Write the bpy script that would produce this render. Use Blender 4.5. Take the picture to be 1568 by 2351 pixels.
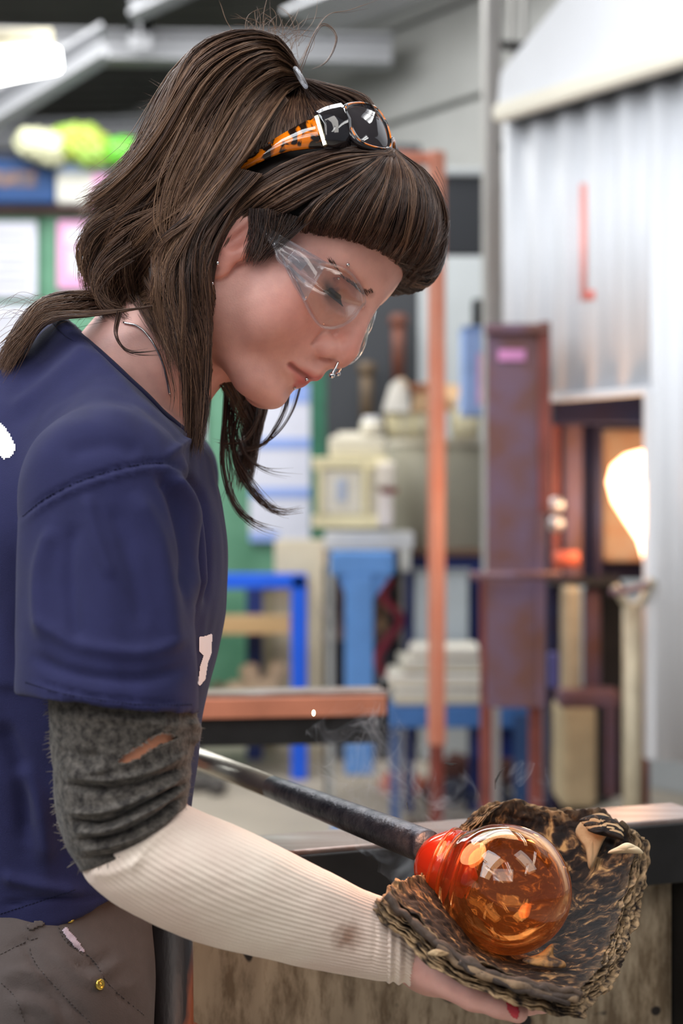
import bpy, bmesh, math, random
import numpy as np
from mathutils import Vector, Matrix, noise
from mathutils.bvhtree import BVHTree

random.seed(7); rng = np.random.default_rng(11)
for o in list(bpy.data.objects): bpy.data.objects.remove(o)
SC = bpy.context.scene; COL = SC.collection

# ------------------------------------------------------------------ camera
FP = 3600.0; CX = 784.0; CY = 1175.5; CZ = 1.30      # focal length in px of the 1568x2351 frame, eye height
cam_d = bpy.data.cameras.new('camera'); cam = bpy.data.objects.new('camera', cam_d); COL.objects.link(cam)
cam_d.sensor_fit = 'HORIZONTAL'; cam_d.sensor_width = 24.0; cam_d.lens = 24.0 * FP / 1568.0
cam.location = (0, 0, CZ); cam.rotation_euler = (math.radians(90), 0, 0)
cam_d.dof.use_dof = True; cam_d.dof.focus_distance = 1.13; cam_d.dof.aperture_fstop = 5.0
cam_d.clip_start = 0.05
SC.camera = cam
# ------------------------------------------------------------------ world, exposure
wd = bpy.data.worlds.new('workshop_light'); SC.world = wd; wd.use_nodes = True
bg = wd.node_tree.nodes['Background']; bg.inputs[0].default_value = (0.80, 0.88, 1.0, 1); bg.inputs[1].default_value = 0.24
vs = SC.view_settings; vs.view_transform = 'Standard'; vs.look = 'None'; vs.gamma = 1.0; vs.use_curve_mapping = False
vs.exposure = 0.1

def area(name, loc, target, sx, sy, power, col=(1, 1, 1)):
    l = bpy.data.lights.new(name, 'AREA'); l.shape = 'RECTANGLE'; l.size = sx; l.size_y = sy; l.energy = power; l.color = col
    o = bpy.data.objects.new(name, l); COL.objects.link(o); o.location = loc
    d = Vector(target) - Vector(loc); o.rotation_euler = d.to_track_quat('-Z', 'Y').to_euler()
    return o
area('key_area_left', (-1.7, 0.3, 3.3), (-0.1, 1.2, 1.3), 1.4, 2.4, 84, (0.90, 0.95, 1.0))  # broad cool key light from the upper left, its source unseen
area('ceiling_bank_right', (1.4, 0.2, 3.4), (0.1, 1.2, 1.2), 0.9, 2.0, 24, (1.0, 0.96, 0.9))
area('front_fill_camera', (-0.5, -0.9, 2.7), (-0.1, 1.2, 1.4), 1.6, 1.0, 17, (1.0, 0.96, 0.93))  # added front fill above the camera, brightens the face
area('ceiling_bank_rear', (-0.6, 3.4, 3.6), (-0.2, 1.6, 1.2), 2.6, 1.2, 60, (0.95, 0.97, 1.0))
area('ceiling_bank_far', (-0.8, 7.0, 3.8), (-0.6, 7.6, 0.5), 3.5, 2.0, 150, (1.0, 0.99, 0.96))
area('ceiling_bank_furnace', (-1.3, 3.4, 3.1), (0.9, 4.6, 1.6), 1.8, 1.5, 34, (0.93, 0.96, 1.0))

# ------------------------------------------------------------------ helpers
def W(px, py, d):
    return np.array([(px - CX) * d / FP, d, CZ - (py - CY) * d / FP])
def PX(P):
    P = np.atleast_2d(P); return np.stack([CX + P[:, 0] * FP / P[:, 1], CY - (P[:, 2] - CZ) * FP / P[:, 1]], 1)

def new_mat(name):
    m = bpy.data.materials.new(name); m.use_nodes = True
    nt = m.node_tree; b = nt.nodes['Principled BSDF']; return m, nt, b
def link(nt, a, b): nt.links.new(a, b)
def mat(name, col, rough=0.5, metal=0.0, var=0.12, scale=8.0, bump=0.0, bscale=60.0, col2=None, stretch=None, spec=0.5, det=4.0,
        lo=0.35, hi=0.65, emit=None, estr=0.0, sheen=0.0, sss=0.0):
    """principled material whose colour wanders between two tints by object-space noise"""
    m, nt, b = new_mat(name)
    b.inputs['Roughness'].default_value = rough; b.inputs['Metallic'].default_value = metal
    b.inputs['Specular IOR Level'].default_value = spec
    tc = nt.nodes.new('ShaderNodeTexCoord'); mp = nt.nodes.new('ShaderNodeMapping')
    link(nt, tc.outputs['Object'], mp.inputs[0])
    if stretch: mp.inputs['Scale'].default_value = stretch
    n = nt.nodes.new('ShaderNodeTexNoise'); n.inputs['Scale'].default_value = scale; n.inputs['Detail'].default_value = det
    link(nt, mp.outputs[0], n.inputs['Vector'])
    r = nt.nodes.new('ShaderNodeValToRGB')
    r.color_ramp.elements[0].position = lo; r.color_ramp.elements[1].position = hi
    c1 = [min(1, c * (1 - var)) for c in col]
    c2 = list(col2) if col2 else [min(1, c * (1 + var)) for c in col]
    r.color_ramp.elements[0].color = (*c1, 1); r.color_ramp.elements[1].color = (*c2, 1)
    link(nt, n.outputs['Fac'], r.inputs[0]); link(nt, r.outputs[0], b.inputs['Base Color'])
    if bump:
        n2 = nt.nodes.new('ShaderNodeTexNoise'); n2.inputs['Scale'].default_value = bscale; n2.inputs['Detail'].default_value = 5
        link(nt, mp.outputs[0], n2.inputs['Vector'])
        bm = nt.nodes.new('ShaderNodeBump'); bm.inputs['Strength'].default_value = bump; bm.inputs['Distance'].default_value = 0.002
        link(nt, n2.outputs['Fac'], bm.inputs['Height']); link(nt, bm.outputs[0], b.inputs['Normal'])
    if emit: b.inputs['Emission Color'].default_value = (*emit, 1); b.inputs['Emission Strength'].default_value = estr
    if sheen: b.inputs['Sheen Weight'].default_value = sheen
    if sss:
        b.inputs['Subsurface Weight'].default_value = sss; b.inputs['Subsurface Scale'].default_value = 0.01
        b.inputs['Subsurface Radius'].default_value = (1.0, 0.35, 0.2)
    return m
def S(r, g, b):   # sRGB 0..255 -> linear
    return tuple(((c / 255) / 12.92 if c / 255 <= 0.04045 else ((c / 255 + 0.055) / 1.055) ** 2.4) for c in (r, g, b))

def props(o, label=None, cat=None, group=None, kind=None):
    if label: o['label'] = label
    if cat: o['category'] = cat
    if group: o['group'] = group
    if kind: o['kind'] = kind
    return o
def thing(name, label, cat, loc, group=None):
    o = bpy.data.objects.new(name, None); COL.objects.link(o); o.location = tuple(loc); o.empty_display_size = 0.05
    return props(o, label, cat, group)
def rootloc(p):
    v = Vector((0, 0, 0))
    while p: v += p.location; p = p.parent
    return v
def obj(name, me, m, parent=None, smooth=False, bevel=0.0, seg=2, subs=0, label=None, kind=None, origin=None):
    """link mesh data given in world coordinates; parent's own place is subtracted"""
    off = rootloc(parent) if parent else Vector((0, 0, 0))
    if origin is not None: org = Vector(tuple(origin))
    elif parent is None and len(me.vertices):
        a = np.empty(len(me.vertices) * 3); me.vertices.foreach_get('co', a); a = a.reshape(-1, 3)
        org = Vector(((a[:, 0].min() + a[:, 0].max()) / 2, (a[:, 1].min() + a[:, 1].max()) / 2, a[:, 2].min()))
    else: org = off
    me.transform(Matrix.Translation(-org)); me.update()
    o = bpy.data.objects.new(name, me); COL.objects.link(o)
    if parent: o.parent = parent; o.location = org - off
    else: o.location = org
    if m: me.materials.append(m)
    if smooth: me.polygons.foreach_set('use_smooth', [True] * len(me.polygons))
    if bevel:
        md = o.modifiers.new('bevel', 'BEVEL'); md.width = bevel; md.segments = seg; md.limit_method = 'ANGLE'
        md.harden_normals = False
    if subs: md = o.modifiers.new('subsurf', 'SUBSURF'); md.levels = subs; md.render_levels = subs
    if label: o['label'] = label
    if kind: o['kind'] = kind
    return o
def mesh_np(name, V, Fq):
    """V (n,3), Fq list of arrays (m,3) or (m,4)"""
    me = bpy.data.meshes.new(name)
    V = np.asarray(V, dtype=np.float32)
    arrs = Fq if isinstance(Fq, list) else [Fq]
    arrs = [np.asarray(a, dtype=np.int32) for a in arrs if len(a)]
    nl = sum(a.size for a in arrs); nf = sum(len(a) for a in arrs)
    me.vertices.add(len(V)); me.vertices.foreach_set('co', V.ravel())
    me.loops.add(nl); me.polygons.add(nf)
    me.loops.foreach_set('vertex_index', np.concatenate([a.ravel() for a in arrs]))
    tot = np.concatenate([np.full(len(a), a.shape[1], dtype=np.int32) for a in arrs])
    st = np.concatenate([[0], np.cumsum(tot)[:-1]]).astype(np.int32)
    me.polygons.foreach_set('loop_start', st)
    try: me.polygons.foreach_set('loop_total', tot)
    except Exception: pass
    me.update(calc_edges=True); me.validate()
    return me

class MB:
    def __init__(s): s.v = []; s.f = []
    def box(s, c, size, yaw=0.0, R=None):
        c = np.asarray(c, float); hx, hy, hz = [k / 2 for k in size]
        if R is None:
            ca, sa = math.cos(yaw), math.sin(yaw); R = np.array([[ca, -sa, 0], [sa, ca, 0], [0, 0, 1]])
        n = len(s.v)
        for x, y, z in ((-1,-1,-1),(1,-1,-1),(1,1,-1),(-1,1,-1),(-1,-1,1),(1,-1,1),(1,1,1),(-1,1,1)):
            s.v.append(c + R @ np.array([x * hx, y * hy, z * hz]))
        s.f += [[n + k for k in q] for q in ((0,3,2,1),(4,5,6,7),(0,1,5,4),(1,2,6,5),(2,3,7,6),(3,0,4,7))]
        return s
    def bar(s, a, b, w, h, up=(0, 0, 1)):
        a = np.asarray(a, float); b = np.asarray(b, float); d = b - a; L = np.linalg.norm(d); d = d / L
        up = np.asarray(up, float)
        if abs(d @ up) > 0.95: up = np.array([0, 1, 0.])
        sd = np.cross(d, up); sd /= np.linalg.norm(sd); u2 = np.cross(sd, d)
        return s.box((a + b) / 2, (L, w, h), R=np.stack([d, sd, u2], 1))
    def pbox(s, x0, y0, x1, y1, d, thick, yaw=0.0):
        """box whose front face covers these pixels at depth d"""
        w = (x1 - x0) * d / FP; h = (y1 - y0) * d / FP
        c = W((x0 + x1) / 2, (y0 + y1) / 2, d)
        c = c + np.array([-math.sin(yaw), math.cos(yaw), 0]) * thick / 2
        return s.box(c, (w / max(0.3, math.cos(yaw)), thick, h), yaw)
    def tube(s, pts, rad, n=12, caps=True, squash=None):
        P = np.asarray(pts, float); k = len(P)
        R = np.full(k, rad) if np.isscalar(rad) else np.asarray(rad, float)
        T = np.gradient(P, axis=0); T /= np.linalg.norm(T, axis=1)[:, None] + 1e-12
        up = np.array([0, 0, 1.]) if abs(T[0][2]) < 0.9 else np.array([0, 1., 0])
        base = len(s.v); A = np.cross(T[0], up); A /= np.linalg.norm(A)
        for i in range(k):
            A = A - T[i] * (A @ T[i]); A /= np.linalg.norm(A) + 1e-12; B = np.cross(T[i], A)
            for j in range(n):
                t = 2 * math.pi * j / n
                s.v.append(P[i] + R[i] * (A * math.cos(t) + B * math.sin(t)))
        for i in range(k - 1):
            for j in range(n):
                j2 = (j + 1) % n
                s.f.append([base + i * n + j, base + i * n + j2, base + (i + 1) * n + j2, base + (i + 1) * n + j])
        if caps:
            s.f.append([base + j for j in range(n)][::-1]); s.f.append([base + (k - 1) * n + j for j in range(n)])
        return s
    def lathe(s, prof, org, axis=(0, 0, 1), n=32):
        """prof: (distance along axis, radius)"""
        axis = np.asarray(axis, float); axis /= np.linalg.norm(axis); org = np.asarray(org, float)
        t = np.array([0, 0, 1.]) if abs(axis[2]) < 0.9 else np.array([1., 0, 0])
        A = np.cross(axis, t); A /= np.linalg.norm(A); B = np.cross(axis, A); base = len(s.v); k = len(prof)
        for (h, r) in prof:
            for j in range(n):
                q = 2 * math.pi * j / n; s.v.append(org + axis * h + max(r, 1e-5) * (A * math.cos(q) + B * math.sin(q)))
        for i in range(k - 1):
            for j in range(n):
                j2 = (j + 1) % n
                s.f.append([base + i * n + j, base + i * n + j2, base + (i + 1) * n + j2, base + (i + 1) * n + j])
        s.f.append([base + j for j in range(n)][::-1]); s.f.append([base + (k - 1) * n + j for j in range(n)])
        return s
    def sphere(s, c, r, n=12, sc=(1, 1, 1)):
        prof = [(-r * math.cos(math.pi * i / n) , r * math.sin(math.pi * i / n)) for i in range(n + 1)]
        b = len(s.v); s.lathe(prof, (0, 0, 0), (0, 0, 1), n * 2)
        for i in range(b, len(s.v)): s.v[i] = np.asarray(c) + s.v[i] * np.asarray(sc)
        return s
    def poly(s, pts, nrm, th):
        """extruded polygon (pts in order), thickness th along nrm"""
        pts = [np.asarray(p, float) for p in pts]; nrm = np.asarray(nrm, float); n = len(pts); b = len(s.v)
        s.v += pts; s.v += [p + nrm * th for p in pts]
        s.f.append([b + i for i in range(n)]); s.f.append([b + n + i for i in range(n)][::-1])
        for i in range(n):
            j = (i + 1) % n; s.f.append([b + i, b + n + i, b + n + j, b + j])
        return s
    def build(s, name, m, parent=None, **kw):
        me = bpy.data.meshes.new(name); me.from_pydata([tuple(p) for p in s.v], [], s.f)
        bm = bmesh.new(); bm.from_mesh(me); bmesh.ops.recalc_face_normals(bm, faces=bm.faces); bm.to_mesh(me); bm.free()
        return obj(name, me, m, parent, **kw)
def tag(o, label, cat, group=None, kind=None): return props(o, label, cat, group, kind)
def catmull(P, n):
    P = np.asarray(P, float); k = len(P)
    if k == 2: return P[0] + (P[1] - P[0]) * np.linspace(0, 1, n)[:, None]
    Q = np.vstack([2 * P[0] - P[1], P, 2 * P[-1] - P[-2]]); t = np.linspace(0, k - 1 - 1e-9, n); i = t.astype(int); u = (t - i)[:, None]
    a, b, c, d = Q[i], Q[i + 1], Q[i + 2], Q[i + 3]
    return 0.5 * (2 * b + (c - a) * u + (2 * a - 5 * b + 4 * c - d) * u ** 2 + (3 * b - a - 3 * c + d) * u ** 3)
def bvh_of(o):
    me = o.data; a = np.empty(len(me.vertices) * 3); me.vertices.foreach_get('co', a); a = a.reshape(-1, 3)
    off = rootloc(o); a = a + np.array(off)
    return BVHTree.FromPolygons([Vector(p) for p in a], [tuple(p.vertices) for p in me.polygons])
EYE = Vector((0, 0, CZ))
def ray(bvh, px, py):
    d = Vector(tuple(W(px, py, 1.0))) - EYE; d.normalize()
    return bvh.ray_cast(EYE, d)      # loc, normal, index, dist

# ---------------------------------------------- implicit shapes -> one smooth mesh (surface nets)
def surface_nets(V, org, h):
    ins = V < 0; nx, ny, nz = V.shape
    acc = np.zeros((nx - 1, ny - 1, nz - 1, 3), np.float32); cnt = np.zeros((nx - 1, ny - 1, nz - 1), np.float32)
    for ax in range(3):
        sl0 = [slice(None)] * 3; sl1 = [slice(None)] * 3; sl0[ax] = slice(0, -1); sl1[ax] = slice(1, None)
        a = V[tuple(sl0)]; b = V[tuple(sl1)]; cr = (a < 0) != (b < 0)
        I = np.argwhere(cr); ta = a[cr]; tb = b[cr]; t = ta / (ta - tb)
        P = I.astype(np.float32); P[:, ax] += t
        o1, o2 = [k for k in range(3) if k != ax]
        for d1 in (0, -1):
            for d2 in (0, -1):
                J = I.copy(); J[:, o1] += d1; J[:, o2] += d2
                ok = (J[:, 0] >= 0) & (J[:, 1] >= 0) & (J[:, 2] >= 0) & (J[:, 0] < nx - 1) & (J[:, 1] < ny - 1) & (J[:, 2] < nz - 1)
                Jk = J[ok]
                np.add.at(acc, (Jk[:, 0], Jk[:, 1], Jk[:, 2]), P[ok]); np.add.at(cnt, (Jk[:, 0], Jk[:, 1], Jk[:, 2]), 1)
    has = cnt > 0; idx = np.full(cnt.shape, -1, np.int32); idx[has] = np.arange(has.sum())
    verts = acc[has] / cnt[has][:, None] * h + np.asarray(org, np.float32)
    quads = []
    for ax in range(3):
        sl0 = [slice(None)] * 3; sl1 = [slice(None)] * 3; sl0[ax] = slice(0, -1); sl1[ax] = slice(1, None)
        a = ins[tuple(sl0)]; b = ins[tuple(sl1)]; I = np.argwhere(a != b)
        o1, o2 = (ax + 1) % 3, (ax + 2) % 3
        I = I[(I[:, o1] > 0) & (I[:, o2] > 0) & (I[:, o1] < V.shape[o1] - 1) & (I[:, o2] < V.shape[o2] - 1)]
        def g(d1, d2):
            J = I.copy(); J[:, o1] += d1; J[:, o2] += d2; return idx[J[:, 0], J[:, 1], J[:, 2]]
        q = np.stack([g(-1, -1), g(0, -1), g(0, 0), g(-1, 0)], 1)
        fl = ~a[I[:, 0], I[:, 1], I[:, 2]]
        q[fl] = q[fl][:, ::-1]; quads.append(q)
    q = np.concatenate(quads); q = q[(q >= 0).all(1)]
    return verts, q
def grid(lo, hi, h):
    ax = [np.arange(lo[i], hi[i] + h, h, dtype=np.float32) for i in range(3)]
    return np.meshgrid(*ax, indexing='ij')
def smin(a, b, k):
    hh = np.clip(0.5 + 0.5 * (b - a) / k, 0, 1); return b + (a - b) * hh - k * hh * (1 - hh)
def smax(a, b, k): return -smin(-a, -b, k)
def sph(X, c, r): return np.sqrt((X[0] - c[0]) ** 2 + (X[1] - c[1]) ** 2 + (X[2] - c[2]) ** 2) - r
def ell(X, c, r):
    p = [(X[i] - c[i]) / r[i] for i in range(3)]; k0 = np.sqrt(p[0] ** 2 + p[1] ** 2 + p[2] ** 2)
    k1 = np.sqrt((p[0] / r[0]) ** 2 + (p[1] / r[1]) ** 2 + (p[2] / r[2]) ** 2) + 1e-6
    return k0 * (k0 - 1) / k1
def cone(X, a, b, ra, rb, sc=(1, 1, 1)):
    """round cone between a and b; sc squashes space (values > 1 make it thinner along that axis)"""
    a = np.asarray(a, np.float32); b = np.asarray(b, np.float32); sc = np.asarray(sc, np.float32)
    a_ = a * sc; ba = (b * sc) - a_; l2 = float(ba @ ba)
    pa = [X[i] * sc[i] - a_[i] for i in range(3)]
    t = np.clip((pa[0] * ba[0] + pa[1] * ba[1] + pa[2] * ba[2]) / l2, 0, 1)
    return (np.sqrt((pa[0] - ba[0] * t) ** 2 + (pa[1] - ba[1] * t) ** 2 + (pa[2] - ba[2] * t) ** 2) - (ra + (rb - ra) * t)) / float(sc.max())
def laplace(V, Q, it=1, lam=0.5):
    V = V.copy()
    E = np.concatenate([Q[:, [i, (i + 1) % Q.shape[1]]] for i in range(Q.shape[1])])
    for _ in range(it):
        s = np.zeros_like(V); c = np.zeros(len(V), np.float32)
        np.add.at(s, E[:, 0], V[E[:, 1]]); np.add.at(c, E[:, 0], 1)
        np.add.at(s, E[:, 1], V[E[:, 0]]); np.add.at(c, E[:, 1], 1)
        V = V + lam * (s / np.maximum(c, 1)[:, None] - V)
    return V
def vnormals(V, Q):
    n = np.cross(V[Q[:, 2]] - V[Q[:, 0]], V[Q[:, 3]] - V[Q[:, 1]]); N = np.zeros_like(V)
    for i in range(4): np.add.at(N, Q[:, i], n)
    return N / (np.linalg.norm(N, axis=1)[:, None] + 1e-12)
def polydist(P2, line):
    """distance in px of points to a polyline and the place along it 0..1"""
    best = np.full(len(P2), 1e9); at = np.zeros(len(P2)); L = np.asarray(line, float); k = len(L) - 1
    for i in range(k):
        a, b = L[i], L[i + 1]; ab = b - a; t = np.clip(((P2 - a) @ ab) / (ab @ ab), 0, 1)
        d = np.linalg.norm(P2 - (a + t[:, None] * ab), axis=1); m = d < best; best[m] = d[m]; at[m] = (i + t[m]) / k
    return best, at
def folds(V, N, lst, mask=None):
    """raise (or sink) the cloth along drawn fold lines: (polyline px, width px, height m)"""
    P2 = PX(V); D = np.zeros(len(V))
    near = N[:, 1] < 0.25
    for line, w, hgt in lst:
        d, t = polydist(P2, catmull(line, 12)); D += hgt * np.exp(-(d / w) ** 2) * np.clip(np.sin(np.pi * np.clip(t, 0.02, 0.98)) * 2.2, 0, 1) * near
    if mask is not None: D *= mask
    return V + N * D[:, None]
def vnoise(V, sc, seed=0.0, amp=1.0):
    """cheap smooth pseudo-noise made of sines"""
    X = V * sc; r = np.random.default_rng(int(seed * 10) + 5); out = np.zeros(len(V))
    for k in range(9):
        w = r.normal(size=3); w = w / np.linalg.norm(w) * r.uniform(0.6, 2.2); out += np.sin(X @ w * 6.283 + r.uniform(0, 6.28) + 1.5 * np.sin(X @ r.normal(size=3) * 2.5))
    return out / 9 * amp
# ================================================================== the room
D1 = np.array([0.59, -0.81, 0.0]); D1 /= np.linalg.norm(D1)      # the way the furnace wall and the siding run (towards us, to the right)
YF = math.atan2(D1[1], D1[0])                                   # their yaw
NW = np.array([D1[1], -D1[0], 0.0])                             # out of the wall, into the room
def structure(name, mb, m, **kw):
    o = mb.build(name, m, None, **kw); o['kind'] = 'structure'; return o
M_floor = mat('concrete_floor', S(176, 166, 152), 0.6, var=0.16, scale=1.6, bump=0.2, bscale=30, det=8)
M_siding = mat('painted_siding', S(168, 169, 168), 0.6, var=0.05, scale=3)
M_wallgrey = mat('painted_wall', S(182, 188, 192), 0.7, var=0.04, scale=2)
M_deck = mat('steel_deck', S(104, 104, 100), 0.6, var=0.10, scale=2)
M_beam = mat('painted_beam', S(150, 152, 158), 0.5, var=0.05, scale=3)
M_white = mat('white_enamel', S(220, 221, 225), 0.45, var=0.03, scale=3)
M_cream = mat('cream_paint', S(228, 222, 206), 0.4, var=0.03, scale=3)
M_black = mat('black_steel', S(30, 29, 30), 0.5, metal=0.3, var=0.3, scale=20, bump=0.2)
M_dark = mat('charcoal_board', S(46, 49, 55), 0.6, var=0.10, scale=4)

structure('floor', MB().box((0, 4.6, -0.05), (14, 17, 0.1)), M_floor)
# ceiling: trapezoid deck ribs under a slab
ceil = structure('ceiling', MB().box((0, 7.0, 4.36), (14, 12.0, 0.08)), M_deck)
proto = None
for i in range(27):
    y = 6.6 + i * 0.23
    o = MB().bar((-7, y, 4.27), (2.5, y, 4.27), 0.11, 0.09).build('deck_rib', M_deck, ceil) if proto is None else None
    if proto is None: proto = o; py0 = y
    else:
        c = proto.copy(); COL.objects.link(c); c.parent = ceil; c.location = proto.location + Vector((0, y - py0, 0))
structure('wall_back', MB().box((-2.5, 12.6, 2.2), (10, 0.2, 4.4)), M_siding)
structure('wall_left', MB().box((-4.6, 6.8, 2.2), (0.2, 11.6, 4.4)), M_wallgrey)
# siding wall on the right, running away from us to the left
P0 = W(1200, 900, 8.1); P0[2] = 0
def siding_pt(s, z, off=0.0): return np.array([P0[0], P0[1], z]) - D1 * s + NW * off
wr = structure('wall_right', MB().bar(siding_pt(-3, 2.2, -0.10), siding_pt(5.4, 2.2, -0.10), 0.12, 4.4), M_siding)
z = 1.95
k = 0
while z < 4.3:
    MB().bar(siding_pt(-2.9, z + 0.24), siding_pt(5.3, z + 0.24), 0.05, 0.50).build('siding_board', M_siding, wr, bevel=0.012); z += 0.53
MB().bar(siding_pt(-2.9, 0.95), siding_pt(5.3, 0.95), 0.04, 1.9).build('lower_panel', M_wallgrey, wr, bevel=0.01)
# roof framing
def beam(a, b, w, h, lab):
    m = MB(); m.bar(a, b, w, 0.02); P = np.array([0, 0, h]); m.bar(np.array(a) + P, np.array(b) + P, w, 0.02); m.bar(np.array(a) + P / 2, np.array(b) + P / 2, 0.02, h)
    o = m.build('roof_beam', M_beam); o['kind'] = 'structure'; o['label'] = lab; return o
beam(W(-120, 132, 8.6), W(900, 148, 8.6), 0.16, 0.14, 'long pale grey roof beam running across above the light')
beam(W(-60, 315, 7.4), W(240, 130, 7.4), 0.17, 0.13, 'pale slanting roof brace at the upper left')
beam(W(-50, 345, 9.6), W(420, 330, 9.6), 0.18, 0.15, 'distant low roof beam above the shelves')
beam(W(300, 40, 8.2), W(520, -60, 8.2), 0.18, 0.14, 'pale roof brace slanting up over the ponytail')
beam(W(322, 40, 8.4), W(322, 112, 8.4), 0.12, 0.08, 'short grey hanger post between the roof beams')
beam(W(700, 50, 7.6), W(1200, -140, 7.0), 0.4, 0.10, 'wide pale beam below the roof beside the siding')

# pipes and column in front of the siding
M_col = mat('grey_column', S(172, 170, 168), 0.45, var=0.04)
t = thing('conduit_column', 'tall grey square column at the left edge of the white corrugated wall', 'column', (*W(1132, 900, 5.6)[:2], 0))
MB().pbox(1116, -60, 1150, 2060, 5.6, 0.06, 0.2).build('post', M_col, t, bevel=0.006)
for x in (1146, 1176, 1204):
    MB().tube([W(x, -200, 5.75), W(x, 900, 5.75)], 0.011, 12).build('conduit', M_col, t, smooth=True)
for y in (95, 330): MB().pbox(1140, y, 1212, y + 12, 5.7, 0.05, 0.2).build('pipe_clamp', M_black, t)

# ---------------------------------------------------------------- corrugated furnace wall
A0 = W(1155, 900, 5.0); A0[2] = 0
def fw(s, z, off=0.0): return np.array([A0[0], A0[1], z]) + D1 * s + NW * off
def s_of(px):
    k = (px - CX) / FP; return (k * A0[1] - A0[0]) / (D1[0] - k * D1[1])
def fwz(px, py, off=0.0):      # point of the furnace wall seen at this pixel
    s = s_of(px); p = fw(s, 0, off); d = p[1]; return np.array([p[0], d, CZ - (py - CY) * d / FP])
M_corr = mat('white_corrugated_steel', S(214, 216, 221), 0.5, var=0.02, scale=2)
def corr(name, s0, s1, z0, z1, parent, m=M_corr):
    n = int((s1 - s0) / 0.008) + 2; ss = np.linspace(s0, s1, n); V = []; Fq = []
    for i, s in enumerate(ss):
        q = math.sin(2 * math.pi * s / 0.125); w = 0.020 * (q if abs(q) < 0.72 else math.copysign(0.72 + 0.1 * (abs(q) - 0.72), q))
        V.append(fw(s, z0, w)); V.append(fw(s, z1, w))
        if i: Fq.append((2 * i - 2, 2 * i, 2 * i + 1, 2 * i - 1))
    me = mesh_np(name, np.array(V), np.array(Fq)); o = obj(name, me, m, parent, smooth=True)
    md = o.modifiers.new('solid', 'SOLIDIFY'); md.thickness = 0.004; return o
furn = thing('furnace_housing', 'white corrugated steel furnace housing with hood and square dark opening', 'furnace', fw(0.6, 0))
sA, sB = s_of(1272), s_of(1500)
zt = fwz(1155, 262)[2]; zo = fwz(1380, 912)[2]; zb = fwz(1500, 1742)[2]
corr('corrugated_panel', 0.0, sB, zo, zt, furn); corr('corrugated_panel', sB, sB + 2.6, zb, zt, furn)
MB().bar(fw(sB, zb, -0.0), fw(sB, zo, 0.0), 0.05, 0.05).build('opening_frame', M_white, furn, bevel=0.004)
MB().bar(fw(sA, zo + .008, 0.0), fw(sB, zo + .008, 0.0), 0.05, 0.02).build('opening_frame', M_white, furn, bevel=0.004)
ta = W(1142, 262, 4.9); tb = W(1568, 128, 4.9 * 912 / 1047)
ext = tb + (tb - ta) * 3.6
MB().bar(ta, ext, 0.05, 0.052).build('hood_trim', M_cream, furn, bevel=0.012, seg=4)
hp = [ta + [0, 0, .02], ta + [0.01, 0, .13], ta + (tb - ta) * 2.2 + [0, 0, 1.10], ext + [0, 0, 1.10], ext + [0, 0, .02]]
MB().poly(hp, -NW, 0.03).build('hood_panel', M_white, furn)
MB().poly([ta + [0, 0, -.02], ta - NW * .5 + [0, 0, -.02], ext - NW * .5 + [0, 0, -.02], ext + [0, 0, -.02]], (0, 0, 1), 0.02).build('hood_soffit', M_black, furn)
# the red letter painted on the steel, following the corrugation
M_red = mat('faded_red_paint', S(236, 158, 150), 0.5, var=0.05); M_red2 = mat('red_paint', S(222, 110, 98), 0.5, var=0.05)
def painted(px0, py0, px1, py1, m):
    s0, s1 = s_of(px0), s_of(px1); n = 20; V = []; Fq = []
    for i in range(n + 1):
        s = s0 + (s1 - s0) * i / n; q = math.sin(2 * math.pi * s / 0.125); w = 0.020 * (q if abs(q) < 0.72 else math.copysign(0.72 + 0.1 * (abs(q) - 0.72), q)) + 0.003
        d = fw(s, 0)[1]; V += [fw(s, CZ - (py1 - CY) * d / FP, w), fw(s, CZ - (py0 - CY) * d / FP, w)]
        if i: Fq.append((2 * i - 2, 2 * i, 2 * i + 1, 2 * i - 1))
    o = obj('painted_letter', mesh_np('painted_letter', np.array(V), np.array(Fq)), m, furn); o['label'] = 'red painted letter L stroke'
    md = o.modifiers.new('solid', 'SOLIDIFY'); md.thickness = 0.001
painted(1325, 420, 1346, 690, M_red); painted(1346, 668, 1374, 690, M_red2)

# ---------------------------------------------------------------- the furnace body behind the opening
M_iron = mat('scorched_iron', S(62, 44, 66), 0.45, metal=0.5, var=0.35, scale=7, col2=S(40, 44, 78))
M_rust = mat('rusty_steel', S(122, 82, 74), 0.55, metal=0.3, var=0.2, scale=8, col2=S(110, 88, 108))
M_rustred = mat('red_brown_steel', S(128, 66, 58), 0.5, metal=0.3, var=0.25, scale=8)
M_brick = mat('scorched_refractory', S(206, 172, 146), 0.9, var=0.12, scale=9, col2=S(196, 140, 106))
M_pipe = mat('worn_yellow_pipe', S(168, 156, 132), 0.45, metal=0.2, var=0.12, scale=14)
M_soot = mat('soot', S(34, 30, 32), 0.8, var=0.3)
ff = thing('glory_hole_furnace', 'dark scorched iron glory hole furnace inside the white housing', 'furnace', (*W(1400, 1200, 5.4)[:2], 0))
MB().pbox(1262, 900, 1600, 1330, 5.35, 0.5).build('body', M_iron, ff, bevel=0.01)
MB().pbox(1384, 985, 1600, 1292, 5.2, 0.14).build('refractory_face', M_brick, ff, bevel=0.02)
for x0, x1, mm in ((1268, 1286, M_rustred), (1296, 1338, M_rust), (1342, 1350, M_iron), (1364, 1384, M_iron)):
    MB().pbox(x0, 915, x1, 1330, 5.12, 0.05).build('door_rail', mm, ff, bevel=0.006)
MB().pbox(1270, 915, 1500, 975, 5.08, 0.05).build('lintel', M_iron, ff, bevel=0.006)
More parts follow.
